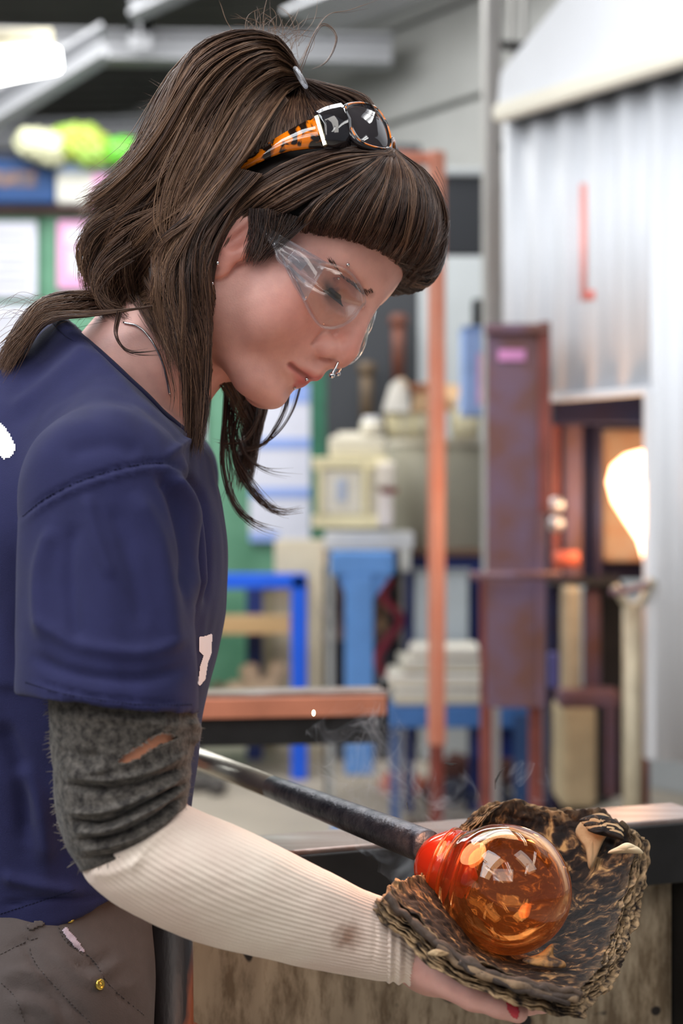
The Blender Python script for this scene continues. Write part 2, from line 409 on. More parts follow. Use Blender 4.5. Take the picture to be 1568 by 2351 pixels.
for y in (1160, 1203):
    MB().lathe([(0, .016), (.01, .026), (.03, .026), (.04, .014)], W(1275, y, 4.95), (0, -1, 0), 16).build('bolt', mat('bolt_steel', S(200, 196, 196), 0.3, metal=0.7), ff, smooth=True)
MB().tube([W(1272, 1284, 4.9), W(1328, 1284, 4.9)], [0.024, 0.026], 16).build('handle', mat('orange_grip', S(224, 108, 76), 0.5), ff, smooth=True)
MB().pbox(1270, 1325, 1425, 1345, 5.1, 0.3).build('shelf', M_soot, ff)
MB().pbox(1290, 1345, 1336, 1600, 5.05, 0.06).build('gas_pipe', M_pipe, ff, bevel=0.02)
MB().pbox(1342, 1345, 1382, 1590, 5.15, 0.05).build('gas_pipe', M_rust, ff, bevel=0.02)
MB().pbox(1286, 1585, 1425, 1625, 5.0, 0.12).build('shelf', M_rust, ff, bevel=0.01)
MB().pbox(1376, 1340, 1432, 1830, 5.4, 0.3).build('back_plate', M_soot, ff)
MB().pbox(1290, 1622, 1372, 1858, 5.0, 0.25).build('base_block', mat('tan_block', S(176, 160, 128), 0.8, var=0.12), ff, bevel=0.02)
MB().pbox(1255, 1320, 1290, 1860, 5.25, 0.1).build('leg', M_iron, ff, bevel=0.01)
MB().pbox(1262, 1500, 1284, 1580, 4.9, 0.05).build('valve', mat('blue_valve', S(72, 74, 140), 0.4), ff, bevel=0.006)
for x0, x1 in ((1392, 1404), (1410, 1416)): MB().pbox(x0, 1620, x1, 1830, 5.0, 0.04).build('fin', M_rust, ff)
# marver stand / yoke pole
t = thing('pipe_stand', 'worn yellow pole stand with a forked yoke in front of the glowing opening', 'stand', (*W(1452, 1200, 4.45)[:2], 0))
MB().tube([(*W(1452, 1200, 4.45)[:2], 0), W(1452, 1392, 4.45)], 0.028, 20).build('pole', M_pipe, t, smooth=True)
MB().tube([W(1482, 1850, 4.6), W(1482, 1350, 4.6)], 0.012, 12).build('brace', M_rustred, t, smooth=True)
MB().tube([W(1410, 1345, 4.45), W(1440, 1392, 4.45), W(1470, 1388, 4.45), W(1498, 1330, 4.45)], 0.012, 12).build('yoke', M_pipe, t, smooth=True)
MB().tube([W(1400, 1360, 4.4), W(1448, 1356, 4.4), W(1490, 1342, 4.4)], 0.010, 12).build('roller', M_rust, t, smooth=True)
MB().box((*W(1452, 1200, 4.45)[:2], 0.02), (0.2, 0.2, 0.04)).build('base', M_iron, t, bevel=0.005)
# glowing gather
Mg, nt, b = new_mat('glowing_hot_glass'); b.inputs['Base Color'].default_value = (1, 0.5, 0.2, 1); b.inputs['Emission Color'].default_value = (1.0, 0.52, 0.18, 1); b.inputs['Emission Strength'].default_value = 7.5
lw = nt.nodes.new('ShaderNodeLayerWeight'); lw.inputs[0].default_value = 0.35; rr = nt.nodes.new('ShaderNodeValToRGB')
rr.color_ramp.elements[0].color = (1.0, 0.80, 0.50, 1); rr.color_ramp.elements[1].color = (1.0, 0.22, 0.04, 1); rr.color_ramp.elements[0].position = 0.3; rr.color_ramp.elements[1].position = 1
link(nt, lw.outputs['Facing'], rr.inputs[0]); link(nt, rr.outputs[0], b.inputs['Emission Color'])
gp = [(0, .012), (.03, .020), (.08, .035), (.14, .075), (.20, .112), (.26, .128), (.31, .115), (.345, .075), (.36, .02)]
m = MB().lathe([(h, r) for h, r in gp], W(1490, 1300, 4.85), (0.0, 0, 1), 32)
o = m.build('glowing_gather', Mg, None, smooth=True); props(o, 'white-hot teardrop of glowing glass held in the furnace opening', 'hot glass')
l = bpy.data.lights.new('gather_glow', 'POINT'); l.energy = 5; l.color = (1, 0.5, 0.25); l.shadow_soft_size = 0.1
lo = bpy.data.objects.new('gather_glow', l); COL.objects.link(lo); lo.location = W(1440, 1170, 4.6)

# ---------------------------------------------------------------- brown steel door panel on legs
t = thing('steel_shield', 'tall purple-brown steel heat shield panel left of the furnace opening', 'shield', (*W(1180, 1200, 4.6)[:2], 0))
MB().pbox(1118, 752, 1240, 1625, 4.6, 0.02).build('panel', M_rust, t, bevel=0.003)
MB().pbox(1238, 738, 1264, 1180, 4.58, 0.06).build('edge_flange', M_rustred, t, bevel=0.004)
MB().pbox(1232, 1180, 1252, 1625, 4.58, 0.05).build('edge_flange', M_rust, t, bevel=0.004)
MB().pbox(1116, 742, 1264, 764, 4.57, 0.05).build('top_flange', M_rust, t, bevel=0.004)
for x0, x1 in ((1104, 1130), (1216, 1246)): MB().pbox(x0, 1320, x1, 1175 + int(1.3 * 3600 / 4.66), 4.66, 0.04).build('leg', M_rustred, t, bevel=0.004)
MB().tube([W(1078, 1322, 4.5), W(1290, 1322, 4.5)], 0.013, 12).build('cross_rod', M_rust, t, smooth=True)
MB().pbox(1144, 802, 1206, 828, 4.592, 0.004).build('pink_mark', mat('pink_marker', S(196, 128, 176), 0.6), t)

# copper-coloured post and arm
M_copper = mat('copper_coloured_tube', S(214, 150, 128), 0.45, metal=0.15, var=0.06, scale=6, col2=S(206, 130, 106))
t = thing('orange_post', 'tall thin copper-orange square post with an arm at its top', 'post', (*W(1007, 1200, 5.2)[:2], 0))
MB().pbox(991, 345, 1024, 1712, 5.2, 0.045, 0.3).build('upright', M_copper, t, bevel=0.005)
MB().pbox(900, 346, 1000, 372, 5.22, 0.04, 0.3).build('arm', M_copper, t, bevel=0.005)
MB().pbox(994, 1712, 1020, 2060, 5.2, 0.045, 0.3).build('foot', M_rustred, t, bevel=0.005)
# ================================================================== things standing at the back
M_green = mat('green_paint', S(84, 142, 112), 0.5, var=0.12, scale=3, col2=S(104, 158, 130))
M_paper = mat('white_sheet', S(222, 224, 240), 0.7, var=0.02)
M_bluestripe = mat('blue_print', S(150, 176, 240), 0.7, var=0.03)
M_pinkpaper = mat('pink_sheet', S(244, 176, 222), 0.7, var=0.03)
M_brightblue = mat('bright_blue_paint', S(14, 98, 240), 0.35, var=0.05)
M_navy = mat('navy_paint', S(14, 40, 110), 0.4, var=0.1)
M_sky = mat('light_blue_paint', S(92, 146, 214), 0.45, var=0.08)
M_wood = mat('pine_board', S(206, 168, 120), 0.6, var=0.10, scale=5, stretch=(1, 8, 8))
M_beige = mat('beige_block', S(212, 206, 190), 0.75, var=0.06, scale=5)
M_yel = mat('pale_yellow_foam', S(226, 216, 178), 0.8, var=0.06)
M_stone = mat('grey_stone_shell', S(168, 164, 148), 0.8, var=0.06, scale=4)
M_pale = mat('pale_grey_sheet', S(184, 192, 196), 0.6, var=0.03)
M_conc = mat('white_plaster_slab', S(222, 216, 202), 0.8, var=0.05)
M_rustred_b = M_rustred
d = 9.0
YB = 0.12
def on_floor(px, d): p = W(px, 1200, d); p[2] = 0; return p
t = thing('green_cabinet', 'long green cupboard row with sheets of paper stuck on its doors', 'cabinet', on_floor(330, d))
MB().pbox(-120, 486, 742, 1740, d, 0.5).build('body', M_green, t, bevel=0.01)
for x0, x1 in ((-100, 90), (95, 270), (275, 470), (475, 740)):
    MB().pbox(x0 + 4, 496, x1 - 4, 1700, d - 0.03, 0.03).build('door', M_green, t, bevel=0.008)
MB().pbox(-120, 466, 300, 488, d - 0.1, 0.6).build('top_shelf', mat('brown_shelf', S(120, 96, 90), 0.6), t, bevel=0.01)
MB().pbox(712, 840, 752, 1700, d - 0.06, 0.1).build('corner_post', mat('dark_green', S(44, 112, 86), 0.5), t, bevel=0.01)
# papers on the doors
def sheet(name, x0, y0, x1, y1, dd, m, lab, stripes=()):
    r = thing(name, lab, 'sign', W((x0 + x1) / 2, y1, dd)); MB().pbox(x0, y0, x1, y1, dd, 0.01).build('paper', m, r)
    for a, b2, c, d2, m2 in stripes: MB().pbox(a, b2, c, d2, dd - 0.006, 0.005).build('printed_band', m2, r)
    return r
M_line = mat('pale_grey_print', S(190, 194, 206), 0.7)
sheet('notice_sheet', -30, 508, 84, 682, d - .06, M_paper, 'white notice with faint grey lines, upper left on the green cupboard', [(-20, y, 66, y + 7, M_line) for y in range(540, 660, 22)])
sheet('notice_sheet', -30, 700, 84, 870, d - .06, M_paper, 'white notice just below the upper left notice on the green cupboard', [(-20, y, 70, y + 6, M_line) for y in range(730, 850, 26)])
sheet('notice_sheet', 132, 506, 245, 662, d - .06, M_pinkpaper, 'pink bordered sheet on the green cupboard behind the hair', [(152, 522, 240, 560, M_paper), (160, 572, 240, 632, M_paper)])
sheet('notice_sheet', 440, 860, 470, 1075, d - .06, M_paper, 'narrow white sheet beside the collar with a pink top', [(440, 880, 468, 990, M_pinkpaper)])
sheet('poster_sheet', 573, 880, 712, 1240, d - .06, M_paper, 'white poster with blue bands hanging under the chin', [(640, 880, 710, 925, M_bluestripe), (573, 1006, 712, 1030, M_bluestripe), (573, 1120, 712, 1142, M_bluestripe), (573, 1222, 640, 1244, M_bluestripe)])
# on the shelf above
t = thing('storage_box', 'dark blue box with orange lettering on the shelf at the far left', 'box', W(40, 466, d - .2))
MB().pbox(-60, 362, 124, 464, d - .2, 0.35).build('carton', mat('deep_blue_card', S(16, 66, 124), 0.6, var=0.08), t, bevel=0.01)
M_org = mat('orange_print', S(176, 128, 92), 0.6, var=0.3, scale=20, col2=S(60, 80, 110))
MB().pbox(-60, 392, 84, 428, d - .206, 0.01).build('lettering', M_org, t)
MB().pbox(-60, 350, 126, 364, d - .22, 0.38).build('lid', mat('navy_lid', S(52, 62, 86), 0.6), t, bevel=0.01)
t = thing('storage_box', 'pale box with a blue band standing right of the dark blue box', 'box', W(185, 486, d - .2))
MB().pbox(128, 364, 250, 465, d - .2, 0.3).build('carton', mat('pale_card', S(216, 216, 210), 0.7), t, bevel=0.01)
MB().pbox(128, 366, 250, 396, d - .205, 0.01).build('blue_band', mat('light_blue_band', S(160, 186, 232), 0.6), t)
MB().pbox(212, 400, 250, 478, d - .205, 0.01).build('pink_band', M_pinkpaper, t)
# plastic bags: crumpled lumps
def lump(name, pts, r, m, label, cat, seed=0, hh=0.012, flat=1.0):
    P = np.array([W(*p) for p in pts]); lo = P.min(0) - r * 1.5; hi = P.max(0) + r * 1.5; X = grid(lo, hi, hh); S_ = None
    for p in P:
        q = sph([X[0], X[1], X[2]], p, r); S_ = q if S_ is None else smin(S_, q, r * .5)
    V, Q = surface_nets(S_, lo, hh); N = vnormals(V, Q); V = V + N * vnoise(V, 1.2 / r, seed, r * .35)[:, None]
    return props(obj(name, mesh_np(name, V, Q), m, None, smooth=True), label, cat)
M_lime = mat('lime_plastic', S(192, 208, 84), 0.3, var=0.08, col2=S(156, 200, 92)); M_clearbag = mat('pale_yellow_plastic', S(224, 226, 190), 0.3, var=0.06)
lump('plastic_bag', [(70, 330, d - .3), (110, 335, d - .3), (120, 345, d - .3)], 0.085, M_clearbag, 'crumpled pale yellow plastic bag on the shelf above the blue box', 'bag', 1)
lump('plastic_bag', [(150, 328, d - .25), (190, 326, d - .25), (215, 345, d - .25)], 0.10, M_lime, 'lime green plastic bag on the shelf right of the pale bag', 'bag', 2)
lump('plastic_bag', [(270, 350, d - .25), (290, 345, d - .25)], 0.075, mat('green_plastic', S(112, 204, 64), 0.3), 'small bright green bag beside the hair on the shelf', 'bag', 3)
lump('crumpled_cloth', [(238, 345, d - .15), (243, 375, d - .15)], 0.05, mat('dusty_brown_cloth', S(168, 148, 144), 0.9), 'dusty brown cloth between the two green bags', 'cloth', 4)

# ceiling fluorescent light upper left
t = thing('fluorescent_light', 'bright rectangular fluorescent ceiling light at the upper left', 'lamp', W(20, 100, 6.2))
Mem, nt, b = new_mat('lit_tube'); b.inputs['Emission Color'].default_value = (1, 1, 0.97, 1); b.inputs['Emission Strength'].default_value = 9
m = MB(); m.bar(W(-160, 175, 5.2), W(70, 138, 6.4), 0.26, 0.10, up=(0, 0, 1)); m.build('diffuser', Mem, t, bevel=0.02)
m = MB(); m.bar(W(-160, 88, 5.2) + [0, 0, 0], W(62, 88, 6.4), 0.22, 0.07); m.build('housing', mat('lamp_housing', S(214, 206, 176), 0.5), t, bevel=0.01)
# workshop tubes behind and above the camera: they light the room and mirror in the glass
def shop_light(x, y, z, yaw, lab):
    t = thing('fluorescent_light', lab, 'lamp', (x, y, z), 'fluorescent lights hanging behind the camera')
    c, s = math.cos(yaw), math.sin(yaw)
    MB().box((x, y, z + 0.06), (1.25, 0.26, 0.05), yaw).build('housing', M_white, t, bevel=0.01)
    for k in (-0.07, 0.07):
        a = np.array([x - .58 * c - k * s, y - .58 * s + k * c, z]); b2 = np.array([x + .58 * c - k * s, y + .58 * s + k * c, z])
        MB().tube([a, b2], 0.019, 10).build('tube', Mem, t, smooth=True)
for i, (x, y) in enumerate([(-1.6, -0.6), (0.0, -0.6), (1.6, -0.6), (-1.6, 0.9), (1.9, 0.9), (-1.6, 2.4), (0.9, 2.6), (0.0, -2.2), (-1.6, -2.2)]):
    shop_light(x, y, 3.1, math.pi / 2 + 0.2, 'twin tube workshop light hung from the roof')

# dark wall panels on the right of the head
t = thing('wall_board', 'dark charcoal board high on the wall right of the orange post', 'board', W(1067, 585, 6.4))
MB().pbox(1012, 402, 1114, 584, 6.4, 0.05).build('board', M_dark, t, bevel=0.006)
MB().pbox(1012, 384, 1114, 402, 6.38, 0.07).build('top_rail', M_wallgrey, t, bevel=0.006)
t = thing('black_doorway_screen', 'large near-black screen behind the nose and safety glasses', 'screen', on_floor(860, 8.2))
MB().pbox(748, 330, 966, 1175 + 571, 8.2, 0.06).build('screen', M_dark, t, bevel=0.01)
MB().pbox(962, 585, 1110, 1175 + 571, 8.15, 0.06).build('side_panel', M_wallgrey, t, bevel=0.01)
for x, y0, y1, c in ((842, 850, 985, S(92, 74, 54)), (915, 740, 880, S(104, 56, 40))):
    t = thing('leaning_pole', ('dull tan pole' if x < 900 else 'red-brown pole') + ' leaning on the near-black screen', 'pole', W(x, y1, 8.0))
    MB().tube([W(x, y1, 8.0), W(x, y0, 8.0)], 0.033, 12).build('shaft', mat('pole_colour', c, 0.6, var=0.2), t, smooth=True)
    MB().lathe([(0, .034), (.02, .05), (.06, .045), (.07, .02)], W(x, y0 + 12, 8.0), (0, 0, 1), 14).build('end_cap', mat('pole_cap', c, 0.5), t, smooth=True)
t = thing('switch_box', 'small black switch box on the wall above the light blue carton', 'switch', W(1098, 750, 6.0))
MB().pbox(1086, 686, 1112, 752, 6.0, 0.06).build('case', M_black, t, bevel=0.006); MB().pbox(1093, 700, 1105, 716, 5.99, 0.02).build('toggle', M_dark, t)
t = thing('blue_carton', 'upright light blue carton with pink print left of the steel shield', 'box', W(1090, 955, 5.9))
MB().pbox(1064, 755, 1122, 952, 5.9, 0.2).build('carton', mat('light_blue_card', S(150, 176, 226), 0.6), t, bevel=0.006)
MB().pbox(1096, 810, 1116, 930, 5.895, 0.01).build('pink_print', mat('pink_print', S(216, 160, 200), 0.6, var=0.2, scale=30), t)
MB().pbox(1064, 748, 1122, 757, 5.89, 0.21).build('lid', mat('blue_card_lid', S(120, 150, 206), 0.6), t)

# stone drum (annealer) with rolls and cardboard on it
c = W(1010, 1265, 7.05); 
t = thing('stone_drum', 'big round grey-beige drum behind the orange post', 'drum', c)
rr = 128 * 6.9 / FP
MB().lathe([(0, rr * .97), (.02, rr), (.48, rr), (.50, rr * .97)], c + [0, .1, 0], (0, 0, 1), 48).build('shell', M_stone, t, smooth=True)
MB().lathe([(0, rr * 1.02), (.03, rr * 1.02)], c + [0, .1, .47], (0, 0, 1), 48).build('rim', M_beige, t)
for x0, x1, lab in ((888, 1000, 'left, wider pale yellow insulation roll lying on the grey drum'), (1038, 1100, 'right, narrower pale yellow insulation roll lying on the grey drum')):
    a, b2 = W(x0, 972, 6.75), W(x1, 972, 6.75)
    r = thing('insulation_roll', lab, 'roll', (a + b2) / 2 - [0, 0, .07])
    MB().tube([a, b2], 0.065, 20).build('roll', M_yel, r, smooth=True)
    MB().tube([a - [.004, 0, 0], a + [.0, 0, 0]], 0.03, 16).build('core', mat('card_core', S(180, 160, 120), 0.7), r)
    for k in (0.3, 0.7): MB().tube([a + (b2 - a) * k, a + (b2 - a) * (k + 0.05)], 0.0665, 20).build('strap', M_beige, r)
M_carton = mat('cardboard', S(222, 184, 142), 0.7, var=0.08, scale=5)
t = thing('open_carton', 'torn tan cardboard flap on the rolls behind the orange post', 'box', W(1000, 945, 6.7))
MB().poly([W(940, 945, 6.7), W(1040, 940, 6.7), W(1064, 885, 6.75), W(975, 876, 6.75)], (0, 1, 0), .02).build('flap', M_carton, t)
MB().poly([W(945, 945, 6.68), W(1040, 945, 6.68), W(1040, 915, 6.66), W(950, 905, 6.66)], (0, 1, 0), .02).build('side', M_carton, t)
t = thing('folded_bag', 'pale grey folded paper bag leaning on the tan cardboard', 'bag', W(905, 945, 6.65))
MB().poly([W(878, 945, 6.65), W(942, 948, 6.65), W(938, 880, 6.7), W(916, 868, 6.7), W(896, 884, 6.7)], (0, 1, 0), .05).build('side', mat('grey_paper', S(200, 196, 188), 0.7), t, bevel=0.005)
MB().poly([W(916, 868, 6.62), W(938, 880, 6.62), W(948, 890, 6.7), W(926, 868, 6.7)], (0, 1, 0), .02).build('fold', M_carton, t)
MB().pbox(928, 880, 990, 900, 6.72, 0.1).build('brown_edge', mat('brown_card', S(150, 100, 72), 0.7), t)

# small kiln with cream frame on a white table with a light blue column
t = thing('small_kiln', 'cream framed box kiln left of the grey drum', 'kiln', W(812, 1210, 6.6))
MB().pbox(728, 1062, 882, 1200, 6.6, 0.22).build('body', M_beige, t, bevel=0.01)
for y0, y1 in ((1050, 1076), (1182, 1212)): MB().pbox(716, y0, 892, y1, 6.57, 0.25).build('frame_rail', M_yel, t, bevel=0.006)
for x0, x1 in ((728, 742), (832, 848)): MB().pbox(x0, 1076, x1, 1182, 6.56, 0.04).build('frame_post', M_yel, t, bevel=0.006)
MB().pbox(742, 1080, 830, 1180, 6.58, 0.03).build('door', M_conc, t, bevel=0.006)
MB().pbox(772, 1100, 796, 1150, 6.57, 0.01).build('window', mat('blue_grey_window', S(176, 186, 206), 0.4), t)
MB().pbox(866, 1060, 908, 1120, 6.5, 0.1).build('control_head', mat('cream_plastic', S(232, 222, 208), 0.5), t, bevel=0.015)
MB().pbox(868, 1130, 902, 1210, 6.5, 0.1).build('control_box', mat('cream_box', S(222, 212, 206), 0.5), t, bevel=0.01)
MB().pbox(874, 1120, 912, 1134, 6.5, 0.08).build('bracket', M_rustred, t)
t = thing('kiln_shelf_block', 'pale beige block resting on top of the cream kiln', 'block', W(820, 1052, 6.65))
MB().pbox(755, 1000, 890, 1050, 6.65, 0.3).build('block', M_beige, t, bevel=0.02); MB().pbox(775, 992, 850, 1002, 6.7, 0.2).build('lid', M_conc, t, bevel=0.006)
t = thing('white_jar', 'round white jar standing on the beige block', 'jar', W(854, 1000, 6.7))
MB().lathe([(0, .035), (.01, .048), (.05, .05), (.06, .04)], W(854, 1000, 6.7), (0, 0, 1), 24).build('body', M_cream, t, smooth=True)
MB().lathe([(0, .04), (.02, .038)], W(854, 968, 6.7), (0, 0, 1), 24).build('lid', M_white, t, smooth=True)

t = thing('white_table', 'white metal table carrying the cream kiln', 'table', on_floor(850, 6.6))
MB().pbox(745, 1222, 950, 1262, 6.5, 0.5).build('top', mat('white_steel', S(206, 206, 206), 0.4), t, bevel=0.006)
for x in (922, 752): MB().pbox(x, 1262, x + 14, 1175 + 690, 6.8, 0.05).build('leg', mat('grey_steel_leg', S(190, 190, 186), 0.4), t, bevel=0.004)
for x in (925,): MB().pbox(x - 6, 1262, x + 18, 1312, 6.5, 0.06).build('bracket', mat('white_bracket', S(206, 206, 200), 0.4), t, bevel=0.004)
t = thing('blue_column_stand', 'light blue T-shaped steel column stand under the white table', 'stand', on_floor(826, 6.3))
MB().pbox(758, 1266, 906, 1322, 6.3, 0.12).build('head', M_sky, t, bevel=0.012)
MB().poly([W(775, 1322, 6.32), W(895, 1322, 6.32), W(858, 1375, 6.32), W(796, 1375, 6.32)], (0, 1, 0), .1).build('gusset', M_sky, t)
MB().pbox(792, 1320, 858, 1780, 6.3, 0.12).build('column', M_sky, t, bevel=0.01)
MB().box(on_floor(826, 6.36) + [0, 0, .02], (0.22, 0.22, 0.04)).build('base', M_sky, t, bevel=0.02)
# dark clutter behind the column
t = thing('tool_rack', 'dark metal tool rack behind the light blue column', 'rack', on_floor(840, 7.0))
MB().pbox(742, 1300, 965, 1600, 7.2, 0.1).build('back_panel', mat('dark_panel', S(44, 46, 60), 0.6, var=0.3, scale=14), t)
for y in (1400, 1455): MB().pbox(738, y, 1000, y + 16, 7.0, 0.1).build('bar', mat('dusty_bar', S(128, 116, 112), 0.5), t, bevel=0.004)
for x in (745, 905): MB().pbox(x, 1300, x + 12, 1175 + 660, 7.05, 0.05).build('post', M_black, t)
rc = random.Random(3)
for i, (x, y0, y1, c) in enumerate([(770, 1330, 1400, (70, 60, 70)), (782, 1340, 1452, (110, 90, 90)), (868, 1330, 1460, (90, 60, 50)), (880, 1335, 1440, (140, 110, 80)), (892, 1300, 1395, (60, 60, 62)), (925, 1330, 1400, (150, 130, 110)), (765, 1470, 1560, (52, 48, 60)), (876, 1480, 1560, (90, 84, 92)), (940, 1320, 1390, (90, 40, 50))]):
    r = thing('hand_tool', ['short dark tool', 'grey-brown bar tool', 'rust brown tongs', 'tan handled tool', 'black rod tool', 'beige wooden tool', 'low dark tool', 'low grey tool', 'dull red tool'][i] + ' hanging on the dark rack by the blue column', 'tool', W(x, y1, 6.9))
    mm = mat('tool_colour', S(*c), 0.5, var=0.2)
    MB().tube([W(x, y1, 6.9), W(x + rc.uniform(-5, 5), y0, 6.9)], 0.014, 8).build('handle', mm, r, smooth=True)
    MB().sphere(W(x, y1 - 6, 6.88), 0.024, 6, (1, .5, 1.4)).build('head', mm, r, smooth=True)
m = MB().tube(catmull([W(900, 1330, 6.8), W(880, 1370, 6.75), W(920, 1420, 6.75), W(890, 1470, 6.75), W(868, 1520, 6.75), W(905, 1570, 6.75), W(940, 1600, 6.75)], 40), 0.018, 10)
props(m.build('red_hose', mat('dark_red_rubber', S(150, 40, 62), 0.4), None, smooth=True), 'dark red rubber hose hanging beside the light blue column', 'hose')
t = thing('grey_panel', 'pale grey upright panel behind the orange post', 'panel', W(1012, 1490, 6.6))
MB().pbox(952, 1316, 1075, 1488, 6.6, 0.04).build('sheet', M_pale, t, bevel=0.004); MB().pbox(948, 1306, 1080, 1318, 6.59, 0.05).build('edge', mat('grey_edge', S(140, 146, 150), 0.5), t)
t = thing('navy_frame', 'dark navy steel frame around the pale grey panel', 'frame', on_floor(1010, 6.75))
MB().pbox(930, 1270, 1112, 1308, 6.75, 0.3).build('top', M_navy, t, bevel=0.008)
for a, b2 in ((930, 952), (1076, 1112)): MB().pbox(a, 1300, b2, 1175 + 690, 6.75, 0.06).build('post', M_navy, t, bevel=0.008)
MB().pbox(905, 1262, 1112, 1276, 6.7, 0.35).build('lip', mat('brown_lip', S(112, 84, 66), 0.7), t)
# plaster slabs on a blue pallet cart
for i, (x0, y0, x1, y1, lab) in enumerate([(905, 1580, 1112, 1618, 'lowest, widest white plaster slab on the blue cart'), (888, 1546, 1112, 1578, 'second white plaster slab from the bottom on the blue cart'),
        (925, 1512, 1108, 1544, 'third plaster slab from the bottom on the blue cart'), (940, 1486, 1100, 1510, 'topmost, smallest plaster slab on the blue cart')]):
    r = thing('plaster_slab', lab, 'slab', W((x0 + x1) / 2, y1, 6.2), 'plaster slabs on the blue cart')
    MB().pbox(x0, y0, x1, y1, 6.2, 0.35 - .03 * i, 0.05 * (-1) ** i).build('slab', M_conc if i % 2 else M_beige, r, bevel=0.008)
    MB().pbox(x0 + 4, y0 + 4, x1 - 4, y0 + 9, 6.195, 0.36, 0.05 * (-1) ** i).build('paper_edge', M_white, r)
t = thing('blue_cart', 'low blue steel pallet cart carrying the plaster slabs', 'cart', on_floor(1050, 6.2))
MB().pbox(888, 1620, 1215, 1672, 6.2, 0.42).build('deck', mat('mid_blue_paint', S(64, 112, 176), 0.45, var=0.1), t, bevel=0.01)
MB().pbox(1085, 1672, 1215, 1740, 6.3, 0.1).build('side_plate', M_navy, t)
for x in (896, 1190): MB().pbox(x, 1670, x + 22, 1175 + 745, 6.25, 0.06).build('leg', mat('leg_blue', S(54, 92, 150), 0.45), t, bevel=0.004)
MB().pbox(1180, 1640, 1214, 1880, 6.15, 0.03).build('end_plate', mat('plate_blue', S(52, 84, 132), 0.5), t)
# tall cream panel
t = thing('cream_panel', 'tall cream board standing behind the bright blue bench', 'board', on_floor(690, 8.3))
MB().pbox(630, 1238, 752, 1175 + 563, 8.3, 0.05).build('board', mat('cream_board', S(216, 206, 184), 0.7, var=0.04), t, bevel=0.008)
MB().pbox(744, 1238, 754, 1175 + 563, 8.27, 0.05).build('edge', mat('tan_edge', S(176, 142, 112), 0.7), t)
t = thing('cream_panel', 'shorter tan board under the bright blue bench', 'board', on_floor(640, 8.5))
MB().pbox(600, 1345, 690, 1175 + 550, 8.5, 0.04).build('board', mat('tan_board', S(168, 156, 132), 0.7), t, bevel=0.004); MB().pbox(600, 1340, 690, 1346, 8.48, 0.05).build('edge', M_wood, t)
# bright blue bench frame
d = 7.6
t = thing('blue_bench', 'bright blue welded steel bench frame with a pine shelf', 'bench', on_floor(600, d))
MB().pbox(380, 1318, 704, 1352, d, 0.09).build('top_rail', M_brightblue, t, bevel=0.008)
MB().pbox(668, 1320, 705, 1175 + 616, d, 0.08).build('leg', M_brightblue, t, bevel=0.008)
MB().pbox(380, 1340, 410, 1175 + 616, d, 0.08).build('leg', M_brightblue, t, bevel=0.008)
for x in (565, 420): MB().pbox(x, 1330, x + 38, 1175 + 570, d + .6, 0.07).build('leg', M_navy, t, bevel=0.008)
MB().pbox(380, 1316, 704, 1346, d + .6, 0.07).build('top_rail', M_navy, t)
for k in range(3): MB().pbox(380, 1416, 668, 1456, d + .03 + .2 * k, 0.18).build('shelf_board', M_wood, t, bevel=0.006)
MB().pbox(380, 1612, 668, 1632, d + .03, 0.55).build('lower_shelf', mat('brown_shelf_board', S(150, 128, 104), 0.7), t)
lump('crumpled_paper', [(545, 1585, d + .2), (590, 1575, d + .2), (575, 1545, d + .25), (625, 1572, d + .2), (640, 1540, d + .25), (530, 1600, d + .2)], 0.05, mat('brown_paper', S(214, 186, 156), 0.8, var=0.12, scale=10), 'crumpled tan paper on the lower shelf of the blue bench', 'paper', 5)
lump('crumpled_paper', [(500, 1585, d + .3), (515, 1600, d + .3)], 0.045, mat('dull_cloth', S(150, 138, 112), 0.9), 'dull olive rag beside the tan paper on the blue bench', 'rag', 6)
# things on the floor on the right
lump('hot_glass_scrap', [(925, 1805, 7.3), (955, 1810, 7.3), (900, 1803, 7.3)], 0.06, mat('orange_red_glass', S(232, 124, 90), 0.5, var=0.2), 'orange-red lump of scrap on the floor behind the smoke', 'scrap', 7)
lump('scrap_pile', [(1150, 1765, 7.5), (1100, 1770, 7.5), (1185, 1772, 7.4), (1050, 1762, 7.5)], 0.07, mat('dark_red_scrap', S(104, 66, 60), 0.8, var=0.3, scale=12), 'low heap of dark red-brown scrap by the shield legs', 'scrap', 8)
lump('scrap_pile', [(1040, 1818, 6.9), (1000, 1822, 6.9), (1090, 1826, 6.8), (1140, 1830, 6.8)], 0.06, mat('dark_blue_scrap', S(40, 48, 74), 0.5, var=0.4, scale=12), 'dark blue-black heap on the floor above the folded paper', 'scrap', 9)
m = MB().tube(catmull([W(q_, y_, (CZ - .025) * FP / (y_ - CY)) for q_, y_ in ((960, 1800), (1040, 1805), (1110, 1835), (1200, 1845), (1300, 1860), (1400, 1822))], 40), 0.025, 10)
props(m.build('black_hose', M_black, None, smooth=True), 'black hose lying on the floor in front of the furnace', 'hose')
M_plinth = mat('sooty_brown_floor_plate', S(96, 78, 68), 0.7, var=0.3, scale=6)
m = MB().poly([W(930, 1175 + 700, 6.6) * [1, 1, 0], W(1010, 1200, 4.3) * [1, 1, 0], W(1700, 1200, 3.6) * [1, 1, 0], W(1700, 1200, 6.6) * [1, 1, 0]], (0, 0, 1), 0.012)
props(m.build('steel_floor_plate', M_plinth, None), 'sooty brown steel plate covering the floor around the furnace', 'floor plate')
lump('floor_cloth', [(470, 1800, 7.3), (500, 1806, 7.2), (440, 1800, 7.3)], 0.045, mat('dark_grey_rag', S(84, 80, 78), 0.9), 'small dark grey rag on the pale floor behind the pipe', 'rag', 10)

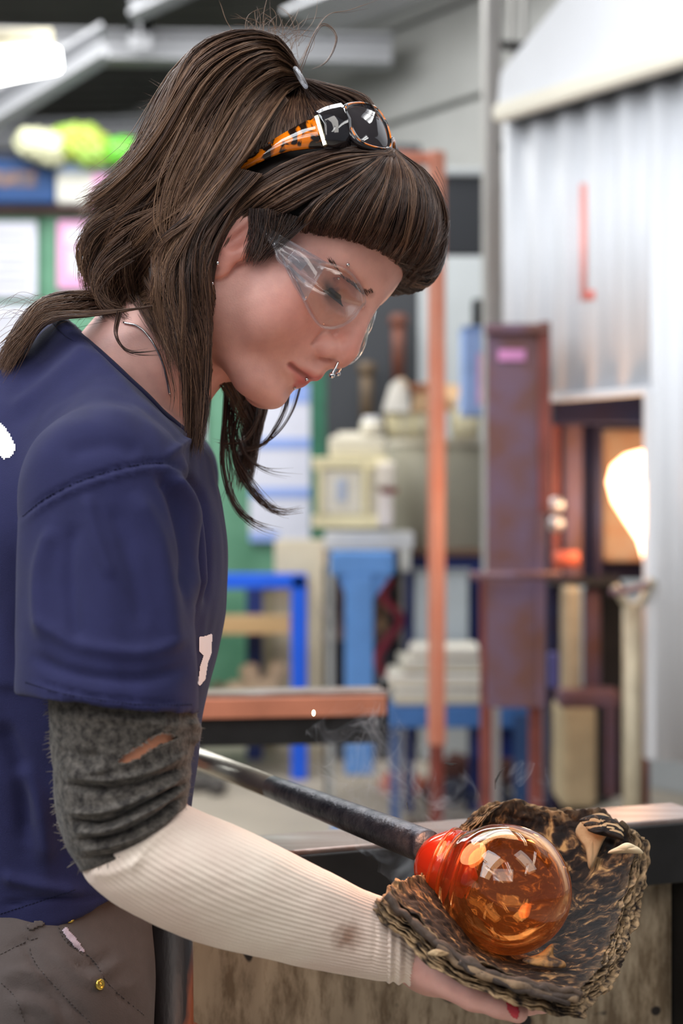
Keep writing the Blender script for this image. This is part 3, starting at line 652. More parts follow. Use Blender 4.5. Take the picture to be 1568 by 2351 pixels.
# ================================================================== the glassblower's bench
M_railtop = mat('worn_steel_top', S(190, 176, 170), 0.3, metal=0.75, var=0.12, scale=10, col2=S(150, 122, 112), stretch=(1, 6, 1), bump=0.1)
M_railor = mat('rusty_orange_steel', S(206, 132, 104), 0.4, metal=0.35, var=0.14, scale=10, stretch=(1, 6, 1))
M_ply = mat('stained_plywood', S(176, 158, 132), 0.7, var=0.12, scale=26, stretch=(1.6, 1, 0.35), col2=S(142, 126, 104), det=9, bump=0.25)
nt = M_ply.node_tree; b = nt.nodes['Principled BSDF']; src = b.inputs['Base Color'].links[0].from_socket
tc = nt.nodes.new('ShaderNodeTexCoord'); mp = nt.nodes.new('ShaderNodeMapping'); mp.inputs['Scale'].default_value = (1, 1, .28); link(nt, tc.outputs['Object'], mp.inputs[0])
n = nt.nodes.new('ShaderNodeTexNoise'); n.inputs['Scale'].default_value = 46; n.inputs['Detail'].default_value = 8; n.inputs['Roughness'].default_value = .7; link(nt, mp.outputs[0], n.inputs['Vector'])
r = nt.nodes.new('ShaderNodeValToRGB'); r.color_ramp.elements[0].position = .40; r.color_ramp.elements[0].color = (*S(128, 106, 70), 1); r.color_ramp.elements[1].position = .56; r.color_ramp.elements[1].color = (1, 1, 1, 1); link(nt, n.outputs['Fac'], r.inputs[0])
vo = nt.nodes.new('ShaderNodeTexNoise'); vo.inputs['Scale'].default_value = 34; vo.inputs['Detail'].default_value = 1; link(nt, tc.outputs['Object'], vo.inputs['Vector'])
r2 = nt.nodes.new('ShaderNodeValToRGB'); r2.color_ramp.elements[0].position = .27; r2.color_ramp.elements[0].color = (.04, .03, .03, 1); r2.color_ramp.elements[1].position = .30; r2.color_ramp.elements[1].color = (1, 1, 1, 1); link(nt, vo.outputs['Fac'], r2.inputs[0])
ma = nt.nodes.new('ShaderNodeMix'); ma.data_type = 'RGBA'; ma.blend_type = 'MULTIPLY'; ma.inputs[0].default_value = .75; link(nt, src, ma.inputs[6]); link(nt, r.outputs[0], ma.inputs[7])
mb_ = nt.nodes.new('ShaderNodeMix'); mb_.data_type = 'RGBA'; mb_.blend_type = 'MULTIPLY'; mb_.inputs[0].default_value = 1; link(nt, ma.outputs[2], mb_.inputs[6]); link(nt, r2.outputs[0], mb_.inputs[7]); link(nt, mb_.outputs[2], b.inputs['Base Color'])
bench = thing('gaffer_bench', 'glassblowing bench with steel rails and stained plywood panel', 'workbench', on_floor(1000, 1.5))
z0 = 1.02
def rail(px, py, z): dd = (CZ - z) * FP / (py - CY); return W(px, py, dd)
a, b2 = rail(610, 1958, z0), rail(1640, 1872, z0); dirr = (b2 - a) / np.linalg.norm(b2 - a); nb = np.array([-dirr[1], dirr[0], 0])
m = MB(); m.bar(a + nb * .035 - [0, 0, .004], b2 + nb * .035 - [0, 0, .004], 0.07, 0.008); m.build('rail_top', M_railtop, bench, bevel=0.0015)
m = MB(); m.bar(a - [0, 0, .031], b2 - [0, 0, .031], 0.008, 0.054); m.build('rail_face', M_black, bench, bevel=0.0015)
pa, pb = a + nb * .03, a + nb * .03 + dirr * 0.385
pa = a + nb * .03 - dirr * .13
q = lambda px: (lambda k: pa + dirr * ((k * pa[1] - pa[0]) / (dirr[0] - k * dirr[1])))((px - CX) / FP)
p0, p1 = q(404), q(1530)
m = MB(); m.bar(np.array([p0[0], p0[1], .49]), np.array([p1[0], p1[1], .49]), 0.018, .97); m.build('plywood_panel', M_ply, bench, bevel=0.001)
p0, p1 = q(1532), q(1640)
m = MB(); m.bar(np.array([*(p0 - nb * .01)[:2], .5]), np.array([*(p1 - nb * .01)[:2], .5]), 0.05, .98); m.build('leg', M_black, bench, bevel=0.003)
# rear arm of the bench
a, b2 = rail(380, 1601, z0), rail(886, 1592, z0)
m = MB(); m.bar(a + [0, .03, 0], b2 + [0, .03, 0], 0.06, 0.010); m.build('rail_top', M_railtop, bench, bevel=0.0015)
m = MB(); m.bar(a - [0, 0, .018], b2 - [0, 0, .018], 0.012, 0.030); m.build('rail_lip', M_railor, bench, bevel=0.0015)
m = MB(); m.bar(a + [0, .012, -.055], b2 + [0, .012, -.055], 0.012, 0.045); m.build('rail_face', M_black, bench, bevel=0.0015)
MB().pbox(876, 1564, 892, 1706, 2.43, 0.06).build('end_plate', M_black, bench, bevel=0.002)
MB().pbox(360, 1640, 420, 1175 + 1930, 2.5, 0.06).build('leg', M_black, bench, bevel=0.004)
# rusty upright beside the trousers
M_rustpost = mat('rusty_paint', S(28, 24, 26), 0.42, metal=0.4, var=0.2, scale=24, col2=S(140, 74, 42), lo=0.56, hi=0.66, bump=0.5, bscale=60, stretch=(1, 1, .4))
t = thing('bench_stanchion', 'rusty black round steel upright beside the trousers', 'post', on_floor(390, 1.19))
c = on_floor(392, 1.19)
MB().tube([c, W(378, 2070, 1.19)], 0.0215, 28).build('upright', M_rustpost, t, smooth=True)
c2 = on_floor(340, 1.245)
MB().tube([c2, W(336, 2070, 1.245)], 0.020, 24).build('rear_upright', M_black, t, smooth=True)
MB().lathe([(0, .05), (.01, .05), (.012, .024)], c, (0, 0, 1), 24).build('foot', M_black, t)
for z in (.9, .76): MB().lathe([(0, .0225), (.002, .0235), (.006, .0235), (.008, .0225)], c + [0, 0, z], (0, 0, 1), 28).build('weld_bead', M_rustpost, t, smooth=True)
# ================================================================== the glassblower
psi = math.radians(18)
F0 = np.array([0.722, 0, -0.692]); UL = np.array([0.692, 0, 0.722]); CAMV = np.array([0, -1.0, 0])
FL = math.cos(psi) * F0 + math.sin(psi) * CAMV; LL = -math.sin(psi) * F0 + math.cos(psi) * CAMV
HO = W(608, 620, 1.22); HM = np.stack([FL, LL, UL], 1)          # head frame: face-forward, her right side, crown
def h2w(P): return np.asarray(P, float) @ HM.T + HO
def w2h(P): return (np.asarray(P, float) - HO) @ HM
def WL(px, py, l):
    """world point on this pixel's sight line at head-frame side distance l"""
    r = W(px, py, 1.0) - np.array([0, 0, CZ]); e = w2h(np.array([0, 0, CZ])); rl = r @ HM
    t = (l - e[1]) / rl[1]; return np.array([0, 0, CZ]) + r * t
def WP(px, py, f):
    r = W(px, py, 1.0) - np.array([0, 0, CZ]); e = w2h(np.array([0, 0, CZ])); rl = r @ HM
    t = (f - e[0]) / rl[0]; return np.array([0, 0, CZ]) + r * t
def mir(P): q = w2h(P); q = np.array(q); q[..., 1] *= -1; return h2w(q)

# ---- skin
Msk, nt, b = new_mat('skin')
b.inputs['Roughness'].default_value = 0.48; b.inputs['Subsurface Weight'].default_value = 0.25; b.inputs['Subsurface Scale'].default_value = 0.006
b.inputs['Subsurface Radius'].default_value = (1.0, 0.35, 0.2)
at = nt.nodes.new('ShaderNodeAttribute'); at.attribute_name = 'tint'
tc = nt.nodes.new('ShaderNodeTexCoord'); n = nt.nodes.new('ShaderNodeTexNoise'); n.inputs['Scale'].default_value = 55; n.inputs['Detail'].default_value = 5
link(nt, tc.outputs['Object'], n.inputs['Vector'])
mx = nt.nodes.new('ShaderNodeMix'); mx.data_type = 'RGBA'; mx.blend_type = 'MULTIPLY'; mx.inputs[0].default_value = 0.35
rp = nt.nodes.new('ShaderNodeValToRGB'); rp.color_ramp.elements[0].color = (.72, .62, .6, 1); rp.color_ramp.elements[1].color = (1.1, 1.08, 1.05, 1); rp.color_ramp.elements[0].position = .35; rp.color_ramp.elements[1].position = .6
link(nt, n.outputs['Fac'], rp.inputs[0]); link(nt, at.outputs['Color'], mx.inputs[6]); link(nt, rp.outputs[0], mx.inputs[7]); link(nt, mx.outputs[2], b.inputs['Base Color'])
n2 = nt.nodes.new('ShaderNodeTexNoise'); n2.inputs['Scale'].default_value = 700; n2.inputs['Detail'].default_value = 3; link(nt, tc.outputs['Object'], n2.inputs['Vector'])
bp = nt.nodes.new('ShaderNodeBump'); bp.inputs['Strength'].default_value = 0.12; bp.inputs['Distance'].default_value = 0.001; link(nt, n2.outputs['Fac'], bp.inputs['Height']); link(nt, bp.outputs[0], b.inputs['Normal'])

def head_sdf(X):
    """X in the head frame (metres, between the ears = origin)"""
    A = [X[0], np.abs(X[1]), X[2]]
    s = ell(A, (-0.008, 0, 0.046), (0.088, 0.072, 0.080))
    s = smin(s, ell(A, (0.026, 0, 0.016), (0.054, 0.057, 0.070)), 0.02)             # face core
    s = smin(s, cone(A, (0.008, 0.047, -0.048), (0.060, 0.017, -0.067), 0.0175, 0.0155), 0.022)   # jaw
    s = smin(s, cone(A, (-0.002, 0.056, -0.004), (0.006, 0.050, -0.045), 0.014, 0.015), 0.02)
    s = smin(s, ell(A, (0.0690, 0, -0.0665), (0.0185, 0.020, 0.0135)), 0.012)        # chin
    s = smin(s, sph(A, (0.047, 0.036, -0.020), 0.0285), 0.022)                         # cheek
    s = smin(s, sph(A, (0.046, 0.043, 0.003), 0.0185), 0.018)                          # cheekbone
    s = smin(s, ell(A, (0.026, 0.042, -0.022), (0.032, 0.0165, 0.034)), 0.02)
    s = smin(s, ell(A, (0.059, 0, -0.032), (0.0290, 0.030, 0.030)), 0.018)          # maxilla
    s = smin(s, cone(A, (0.0690, 0.004, 0.048), (0.0550, 0.038, 0.042), 0.0115, 0.0105), 0.014)    # brow
    s = smin(s, ell(A, (0.024, 0, 0.066), (0.054, 0.058, 0.050)), 0.02)              # forehead
    # eye socket and eye
    s = smax(s, -ell(A, (0.0800, 0.031, 0.0225), (0.0175, 0.0175, 0.0105)), 0.012)
    s = smin(s, sph(A, (0.0535, 0.0315, 0.0215), 0.0132), 0.0035)
    s = smin(s, cone(A, (0.0700, 0.020, 0.0170), (0.0560, 0.0430, 0.0130), 0.0030, 0.0024), 0.004)  # lower lid
    s = smax(s, -cone(A, (0.0722, 0.021, 0.0215), (0.0590, 0.0425, 0.0170), 0.0010, 0.0010), 0.002)  # lid slit
    s = smax(s, -cone(A, (0.0735, 0.021, 0.0300), (0.0600, 0.0420, 0.0270), 0.0009, 0.0009), 0.003)  # lid crease
    # nose
    s = smin(s, cone(A, (0.0790, 0, 0.040), (0.0955, 0, 0.000), 0.0062, 0.0080), 0.012)
    s = smin(s, ell(A, (0.0940, 0, -0.0085), (0.0108, 0.0102, 0.0115)), 0.006)
    s = smin(s, ell(A, (0.0862, 0.0115, -0.0130), (0.0102, 0.0072, 0.0086)), 0.0045)
    s = smax(s, -cone(A, (0.0800, 0.0195, -0.0040), (0.0790, 0.0205, -0.0190), 0.0012, 0.0012), 0.004)
    s = smin(s, cone(A, (0.0960, 0, -0.0140), (0.0900, 0, -0.0190), 0.0040, 0.0045), 0.005)
    s = smax(s, -ell(A, (0.0920, 0.0075, -0.0215), (0.0070, 0.0036, 0.0052)), 0.002)
    s = smin(s, cone(A, (0.0875, 0, -0.0195), (0.0890, 0, -0.0280), 0.0052, 0.0056), 0.008)
    # mouth
    s = smin(s, cone(A, (0.0892, 0.003, -0.0325), (0.0775, 0.0225, -0.0395), 0.0058, 0.0026), 0.0045)
    s = smin(s, cone(A, (0.0850, 0, -0.0440), (0.0770, 0.0205, -0.0430), 0.0068, 0.0030), 0.0050)
    s = smax(s, -cone(A, (0.0955, 0, -0.0383), (0.0800, 0.0230, -0.0418), 0.0011, 0.0010), 0.0022)
    s = smax(s, -sph(A, (0.0930, 0, -0.0540), 0.0068), 0.008)                           # under the lower lip
    s = smax(s, -sph(A, (0.0860, 0.0285, -0.0440), 0.0040), 0.009)                      # mouth corner
    # ear
    e = ell(A, (0.001, 0.0745, -0.001), (0.0175, 0.0065, 0.0270)); e = smax(e, -ell(A, (0.005, 0.0840, 0.000), (0.0100, 0.0085, 0.0170)), 0.003)
    e = smin(e, ell(A, (0.0075, 0.0725, -0.0255), (0.0080, 0.0045, 0.0105)), 0.005)
    e = smin(e, ell(A, (0.0130, 0.0720, -0.008), (0.0040, 0.0050, 0.0060)), 0.003)
    e = smin(e, cone(A, (0.0005, 0.0775, 0.010), (-0.003, 0.0775, -0.012), 0.0022, 0.0018), 0.003)
    s = smin(s, e, 0.003)
    # neck
    s = smin(s, cone(A, (-0.026, 0, -0.010), (-0.012, 0, -0.17), 0.052, 0.056, (1, 1.02, 1)), 0.022)
    s = smin(s, cone(A, (-0.024, 0.045, -0.02), (0.030, 0.012, -0.150), 0.012, 0.010), 0.02)
    return s
hh = 0.00135
X = grid((-0.125, -0.115, -0.20), (0.125, 0.115, 0.145), hh)
Vh, Qh = surface_nets(head_sdf(X).astype(np.float32), (-0.125, -0.115, -0.20), hh); del X
Vh = laplace(Vh, Qh, 2, 0.45); Qh = Qh[:, ::-1].copy()        # the head frame is mirrored: turn the faces outwards
# paint per-vertex skin tint in the head frame
def gauss(V, c, r): return np.exp(-(((V - np.array(c)) / np.array(r)) ** 2).sum(1))
VA = Vh.copy(); VA[:, 1] = np.abs(VA[:, 1])
base = np.array(S(220, 168, 156)); Ch = np.tile(base, (len(Vh), 1))
def blend(C, m, col): return C + (np.array(col) - C) * np.clip(m, 0, 1)[:, None]
Ch = blend(Ch, 0.55 * gauss(VA, (0.07, 0.045, -0.010), (0.035, 0.03, 0.03)), S(220, 140, 126))     # flushed cheek
Ch = blend(Ch, 0.45 * gauss(VA, (0.10, 0, 0.0), (0.015, 0.02, 0.02)), S(214, 130, 112))
Ch = blend(Ch, 0.5 * gauss(VA, (0.004, 0.075, -0.01), (0.02, 0.012, 0.03)), S(206, 104, 84))            # ear
up = cone([VA[:, 0], VA[:, 1], VA[:, 2]], (0.0910, 0.0, -0.0335), (0.0785, 0.0215, -0.0395), 0.0060, 0.0026)
lo_ = cone([VA[:, 0], VA[:, 1], VA[:, 2]], (0.0860, 0, -0.0435), (0.0785, 0.0200, -0.0420), 0.0074, 0.0030)
lip = np.clip(0.5 - np.minimum(up, lo_) / 0.0022, 0, 1); Ch = blend(Ch, 0.85 * lip, S(196, 88, 88))
slit = cone([VA[:, 0], VA[:, 1], VA[:, 2]], (0.0955, 0, -0.0383), (0.0800, 0.0230, -0.0418), 0.0018, 0.0015); Ch = blend(Ch, 0.8 * np.clip(0.5 - slit / .002, 0, 1), S(96, 44, 40))
# make-up round the eye
Ch = blend(Ch, 0.95 * gauss(VA, (0.066, 0.034, 0.0185), (0.02, 0.0145, 0.0052)), S(66, 50, 44))
Ch = blend(Ch, 0.35 * gauss(VA, (0.068, 0.032, 0.029), (0.02, 0.016, 0.007)), S(170, 100, 84))
brow = cone([VA[:, 0], VA[:, 1], VA[:, 2]], (0.080, 0.011, 0.0395), (0.056, 0.046, 0.0330), 0.0046, 0.0022); Ch = blend(Ch, 0.75 * np.clip(0.5 - brow / .004, 0, 1), S(70, 48, 42))
Vhw = h2w(Vh)

# ---- rest of the body (hidden under clothes) and the hand, coarser; one mesh object together
def sdf_mesh(fn, lo, hi, h, it=2):
    X = grid(lo, hi, h); s = fn(X).astype(np.float32); V, Q = surface_nets(s, lo, h); return laplace(V, Q, it, 0.5), Q
SHR, SHL = W(232, 1165, 1.055), W(330, 1100, 1.40)
ELR, WRR = W(305, 1925, 1.0), W(965, 2178, 1.065)
HIPR, HIPL = W(90, 2330, 1.14), W(100, 2330, 1.32)
ELL, WRL = W(230, 1840, 1.48), W(300, 1672, 1.60)
FTR, FTL = np.array([-0.22, 1.12, 0.06]), np.array([-0.30, 1.38, 0.06])
KNR, KNL = (HIPR + FTR) / 2 + [.03, 0, 0], (HIPL + FTL) / 2 + [.03, 0, 0]
CH0, CH1, CH2 = W(265, 1040, 1.22), W(165, 1250, 1.22), W(100, 1700, 1.22); CH3 = W(60, 2200, 1.22)
def body_fn(X):
    s = cone(X, CH0, CH1, 0.05, 0.092, (1, .85, 1)); s = smin(s, cone(X, CH1, CH2, 0.095, 0.088, (1, .85, 1)), .03); s = smin(s, cone(X, CH2, CH3, 0.084, 0.090, (1, .85, 1)), .03)
    for sh, el, wr in ((SHR, ELR, WRR), (SHL, ELL, WRL)):
        s = smin(s, cone(X, CH0, sh, .045, .046), .04)
        s = smin(s, cone(X, sh, el, .042, .031), .02); s = smin(s, cone(X, el, wr, .031, .019), .015)
    for hp, kn, ft in ((HIPR, KNR, FTR), (HIPL, KNL, FTL)):
        s = smin(s, cone(X, hp, kn, .075, .052), .03); s = smin(s, cone(X, kn, ft, .05, .034), .02)
        s = smin(s, cone(X, ft - [.03, 0, .02], ft + [.13, 0, -.025], .036, .026), .02)
    return s
Vb, Qb = sdf_mesh(body_fn, (-0.42, 0.93, -0.02), (0.12, 1.70, 1.42), 0.006)
def fingers_fn(X, wr, palm_dir, side, curl, sc=1.0):
    s = None
    return s
def hand_fn(X):
    s = cone(X, W(900, 2172, 1.064), W(985, 2200, 1.067), .0190, .0175, (1, .85, 1))
    P = W(1045, 2225, 1.075)
    s = smin(s, cone(X, W(985, 2206, 1.062), W(1085, 2260, 1.056), .016, .0115), .014)
    s = smin(s, cone(X, W(985, 2208, 1.075), W(1095, 2252, 1.105), .015, .0115), .016)
    s = smin(s, cone(X, W(1000, 2214, 1.068), W(1090, 2256, 1.085), .0150, .0120), .016)
    # thumb on our side, nail towards us
    s = smin(s, cone(X, W(1005, 2234, 1.044), W(1088, 2280, 1.028), .0140, .0112), .012)
    s = smin(s, cone(X, W(1088, 2280, 1.028), W(1148, 2303, 1.022), .0112, .0092), .004)
    s = smin(s, cone(X, W(1148, 2303, 1.022), W(1188, 2324, 1.020), .0094, .0072), .004)
    # four fingers under the paper
    for (a, b2, c, e, r) in (((1082, 2262, 1.058), (1160, 2288, 1.056), (1212, 2302, 1.060), (1252, 2303, 1.066), .0088),
                             ((1090, 2260, 1.078), (1180, 2284, 1.078), (1240, 2298, 1.084), (1285, 2300, 1.090), .0090),
                             ((1092, 2254, 1.096), (1175, 2276, 1.099), (1232, 2290, 1.106), (1275, 2294, 1.112), .0086),
                             ((1090, 2250, 1.112), (1155, 2266, 1.119), (1200, 2278, 1.126), (1235, 2282, 1.131), .0076)):
        f = smin(cone(X, W(*a), W(*b2), r * 1.1, r * .98), cone(X, W(*b2), W(*c), r * .98, r * .9), .003); f = smin(f, cone(X, W(*c), W(*e), r * .92, r * .76), .003)
        s = smin(s, f, .005)
    return s
lo = W(860, 2360, 1.06) - [0, .07, 0]; hi = W(1320, 2100, 1.06) + [0, .11, 0]
Vr, Qr = sdf_mesh(hand_fn, lo, hi, 0.0014)
def hand2_fn(X):                      # her left hand round the pipe, hidden behind her
    s = cone(X, WRL, WRL + [.02, .0, .015], .020, .022); pd = (W(980, 1952, 1.16) - W(450, 1742, 1.50)); pd /= np.linalg.norm(pd); c0 = W(330, 1695, 1.585)
    s = smin(s, ell(X, tuple(c0 + [-.005, .0, -.020]), (.036, .026, .016)), .012)
    n1 = np.cross(pd, [0, 0, 1.]); n1 /= np.linalg.norm(n1); n2 = np.cross(n1, pd)
    for k in range(4):
        c = c0 + pd * (.028 - .019 * k); a = [c + (n1 * math.cos(q) + n2 * math.sin(q)) * .0165 for q in (-1.9, -.7, .5, 1.6)]
        for i in range(3): s = smin(s, cone(X, a[i], a[i + 1], .0082 - .0006 * i, .0078 - .0006 * i), .003)
    c = c0 + pd * .03; s = smin(s, cone(X, c - n1 * .02 - n2 * .02, c - n1 * .02 + n2 * .012, .010, .008), .006); s = smin(s, cone(X, c - n1 * .02 + n2 * .012, c + pd * .02 - n1 * .004 + n2 * .018, .008, .007), .004)
    return s
Vl, Ql = sdf_mesh(hand2_fn, WRL - [.08, .08, .08], WRL + [.12, .09, .09], 0.002)
V = np.concatenate([Vhw, Vb, Vr, Vl]); o1 = len(Vhw); o2 = o1 + len(Vb); o3 = o2 + len(Vr)
Q = np.concatenate([Qh, Qb + o1, Qr + o2, Ql + o3])
C = np.concatenate([Ch, np.tile(base, (len(Vb) + len(Vr) + len(Vl), 1))])
person = thing('person', 'person in a navy t-shirt with tied-up brown hair, bending over the hot glass', 'person', (-0.26, 1.25, 0.0))
me = mesh_np('body', V, Q); ca = me.color_attributes.new('tint', 'FLOAT_COLOR', 'POINT')
ca.data.foreach_set('color', np.concatenate([C, np.ones((len(C), 1))], 1).astype(np.float32).ravel())
body = obj('body', me, Msk, person, smooth=True)
BH = BVHTree.FromPolygons([Vector(p) for p in Vhw], [tuple(q) for q in Qh.tolist()])

# thumb nail
def decal(bvh, outline, name, m, parent, off=0.0006, step=4, thick=0.0, label=None):
    """small sheet lying on a surface: the outline (px) is filled with a grid of points dropped on the surface"""
    L = np.array(outline, float); x0, y0 = L.min(0); x1, y1 = L.max(0)
    xs = np.arange(x0, x1 + step, step); ys = np.arange(y0, y1 + step, step); idx = {}; V = []; Fq = []
    def inside(x, y):
        c = False; n = len(L)
        for i in range(n):
            ax, ay = L[i]; bx, by = L[i - 1]
            if (ay > y) != (by > y) and x < (bx - ax) * (y - ay) / (by - ay) + ax: c = not c
        return c
    def g(i, j):
        if (i, j) in idx: return idx[(i, j)]
        h = ray(bvh, xs[i], ys[j])
        if h[0] is None: idx[(i, j)] = None; return None
        V.append(np.array(h[0]) + np.array(h[1]) * off); idx[(i, j)] = len(V) - 1; return idx[(i, j)]
    for i in range(len(xs) - 1):
        for j in range(len(ys) - 1):
            if inside(xs[i] + step / 2, ys[j] + step / 2):
                q = [g(i, j), g(i + 1, j), g(i + 1, j + 1), g(i, j + 1)]
                if None not in q: Fq.append(q)
    if not Fq: return None
    o = obj(name, mesh_np(name, np.array(V), np.array(Fq)), m, parent, smooth=True, label=label)
    if thick: md = o.modifiers.new('solid', 'SOLIDIFY'); md.thickness = thick; md.offset = 1
    return o
def surf_line(bvh, pts, rad, off, n=40, ns=6, d0=None):
    out = []
    for (x, y) in catmull(pts, n):
        h = ray(bvh, x, y)
        if h[0] is not None: out.append(np.array(h[0]) + np.array(h[1]) * off)
        elif d0: out.append(W(x, y, d0))
    return out
BHR = BVHTree.FromPolygons([Vector(p) for p in Vr], [tuple(q) for q in Qr.tolist()])
decal(BHR, [(1162, 2300), (1174, 2294), (1186, 2304), (1192, 2322), (1188, 2338), (1176, 2334), (1165, 2318)], 'thumb_nail', mat('red_nail_polish', S(190, 50, 62), 0.2), body, 0.0007, 2, 0.0006, 'red painted thumb nail')

# ---- eyes (through the glasses), lashes
M_lash = mat('dark_lash', S(34, 24, 22), 0.5)
m = MB()
for sgn in (1, -1):
    for k in range(26):
        t = k / 25; l = 0.021 + 0.0225 * t; f = 0.0705 - 0.0125 * t ** 1.2; u = 0.0212 - 0.0042 * t
        a = np.array([f, sgn * l, u]); dd = np.array([0.0075, sgn * 0.0045 * t, -0.0050]); m.tube([h2w(a), h2w(a + dd * .6), h2w(a + dd + [0, 0, .0012])], [.0005, .0004, .00015], 4)
m.build('eyelashes', M_lash, person, smooth=True)
m = MB()
for sgn in (1, -1):
    pts = [h2w([0.0712 - 0.0125 * t ** 1.2 + .0003, sgn * (0.0205 + 0.0230 * t), 0.0212 - 0.0042 * t]) for t in np.linspace(0, 1, 12)]
    m.tube(pts, [.0005] + [.0017] * 10 + [.0006], 8)
m.build('eyeliner', M_lash, person, smooth=True)
# eyebrow hairs
m = MB(); r_ = random.Random(4)
for sgn in (1, -1):
    for k in range(160):
        t = r_.random(); p = np.array([0.080 - 0.024 * t, sgn * (0.011 + 0.036 * t), 0.0392 - 0.006 * t * t + r_.uniform(-.0028, .0028) * (1 - .6 * t)])
        w = h2w(p); near = BH.find_nearest(Vector(w)); w = np.array(near[0]); nn = np.array(near[1])
        dr = HM @ np.array([-.4, sgn * .8, .3 * r_.random()]); m.tube([w, w + dr * .003 + nn * .0007, w + dr * .006 + nn * .0003], [.00022, .0002, .00008], 3)
m.build('eyebrows', mat('brow_hair', S(58, 40, 34), 0.5), person, smooth=True)
# piercings
M_steel = mat('surgical_steel', S(214, 212, 214), 0.12, metal=1.0, var=0.02)
def ball(px, py, r, nm='piercing_ball', off=0.5):
    h = ray(BH, px, py); 
    if h[0] is None: return
    p = np.array(h[0]) + np.array(h[1]) * r * off
    MB().sphere(p, r, 10).build(nm, M_steel, person, smooth=True)
for x, y, r in ((676, 889, .0014), (703, 870, .0014), (777, 637, .0013), (798, 607, .0014)): ball(x, y, r)
for x, y, r in ((487, 587, .0014), (499, 604, .0016), (487, 651, .0013)): MB().sphere(WL(x, y, .083), r, 10).build('ear_stud', M_steel, person, smooth=True)
rc = [WL(x, y, l) for x, y, l in ((776, 831, .006), (771, 842, .008), (766, 853, .009), (762, 862, .009))]
m = MB().tube(catmull(rc, 14), .0010, 10); m.tube(catmull([WL(776, 831, .004), WL(782, 842, -.002), WL(776, 856, -.006)], 12), .0010, 10)
m.sphere(rc[-1], .0023, 10).sphere(WL(776, 858, -.007), .0020, 10); m.build('nose_ring', M_steel, person, smooth=True)
# necklace
# ------------------------------------------------------------------ clothes
def cloth_mat(name, col, weave=1400.0, rough=0.85, fuzz=0.25, var=0.10, scale=30, bstr=0.35, col2=None):
    m, nt, b = new_mat(name); b.inputs['Roughness'].default_value = rough; b.inputs['Sheen Weight'].default_value = fuzz; b.inputs['Sheen Roughness'].default_value = 0.5
    b.inputs['Specular IOR Level'].default_value = 0.2
    tc = nt.nodes.new('ShaderNodeTexCoord'); n = nt.nodes.new('ShaderNodeTexNoise'); n.inputs['Scale'].default_value = scale; n.inputs['Detail'].default_value = 8; n.inputs['Roughness'].default_value = .65
    link(nt, tc.outputs['Object'], n.inputs['Vector']); r = nt.nodes.new('ShaderNodeValToRGB')
    r.color_ramp.elements[0].position = .35; r.color_ramp.elements[1].position = .68
    r.color_ramp.elements[0].color = (*[c * (1 - var) for c in col], 1); r.color_ramp.elements[1].color = (*(col2 or [c * (1 + var) for c in col]), 1)
    link(nt, n.outputs['Fac'], r.inputs[0]); link(nt, r.outputs[0], b.inputs['Base Color'])
    v = nt.nodes.new('ShaderNodeTexNoise'); v.inputs['Scale'].default_value = weave; v.inputs['Detail'].default_value = 2; link(nt, tc.outputs['Object'], v.inputs['Vector'])
    bp = nt.nodes.new('ShaderNodeBump'); bp.inputs['Strength'].default_value = bstr; bp.inputs['Distance'].default_value = 0.0008
    link(nt, v.outputs['Fac'], bp.inputs['Height']); link(nt, bp.outputs[0], b.inputs['Normal']); return m
M_navyT = cloth_mat('navy_cotton', S(35, 36, 72), 1500, fuzz=0.06, scale=26)
M_pants = cloth_mat('taupe_twill', S(84, 75, 72), 1100, scale=40, fuzz=.05)
M_seam = cloth_mat('navy_seam', S(20, 22, 52), 1500, fuzz=.05)
M_grey = cloth_mat('charcoal_terry', S(52, 47, 45), 520, var=0.55, scale=190, bstr=1.0, fuzz=0.12, col2=S(96, 90, 84))
M_white_knit = cloth_mat('ivory_rib_knit', S(224, 204, 190), 900, var=0.05, scale=60, bstr=0.3, col2=S(230, 208, 198))
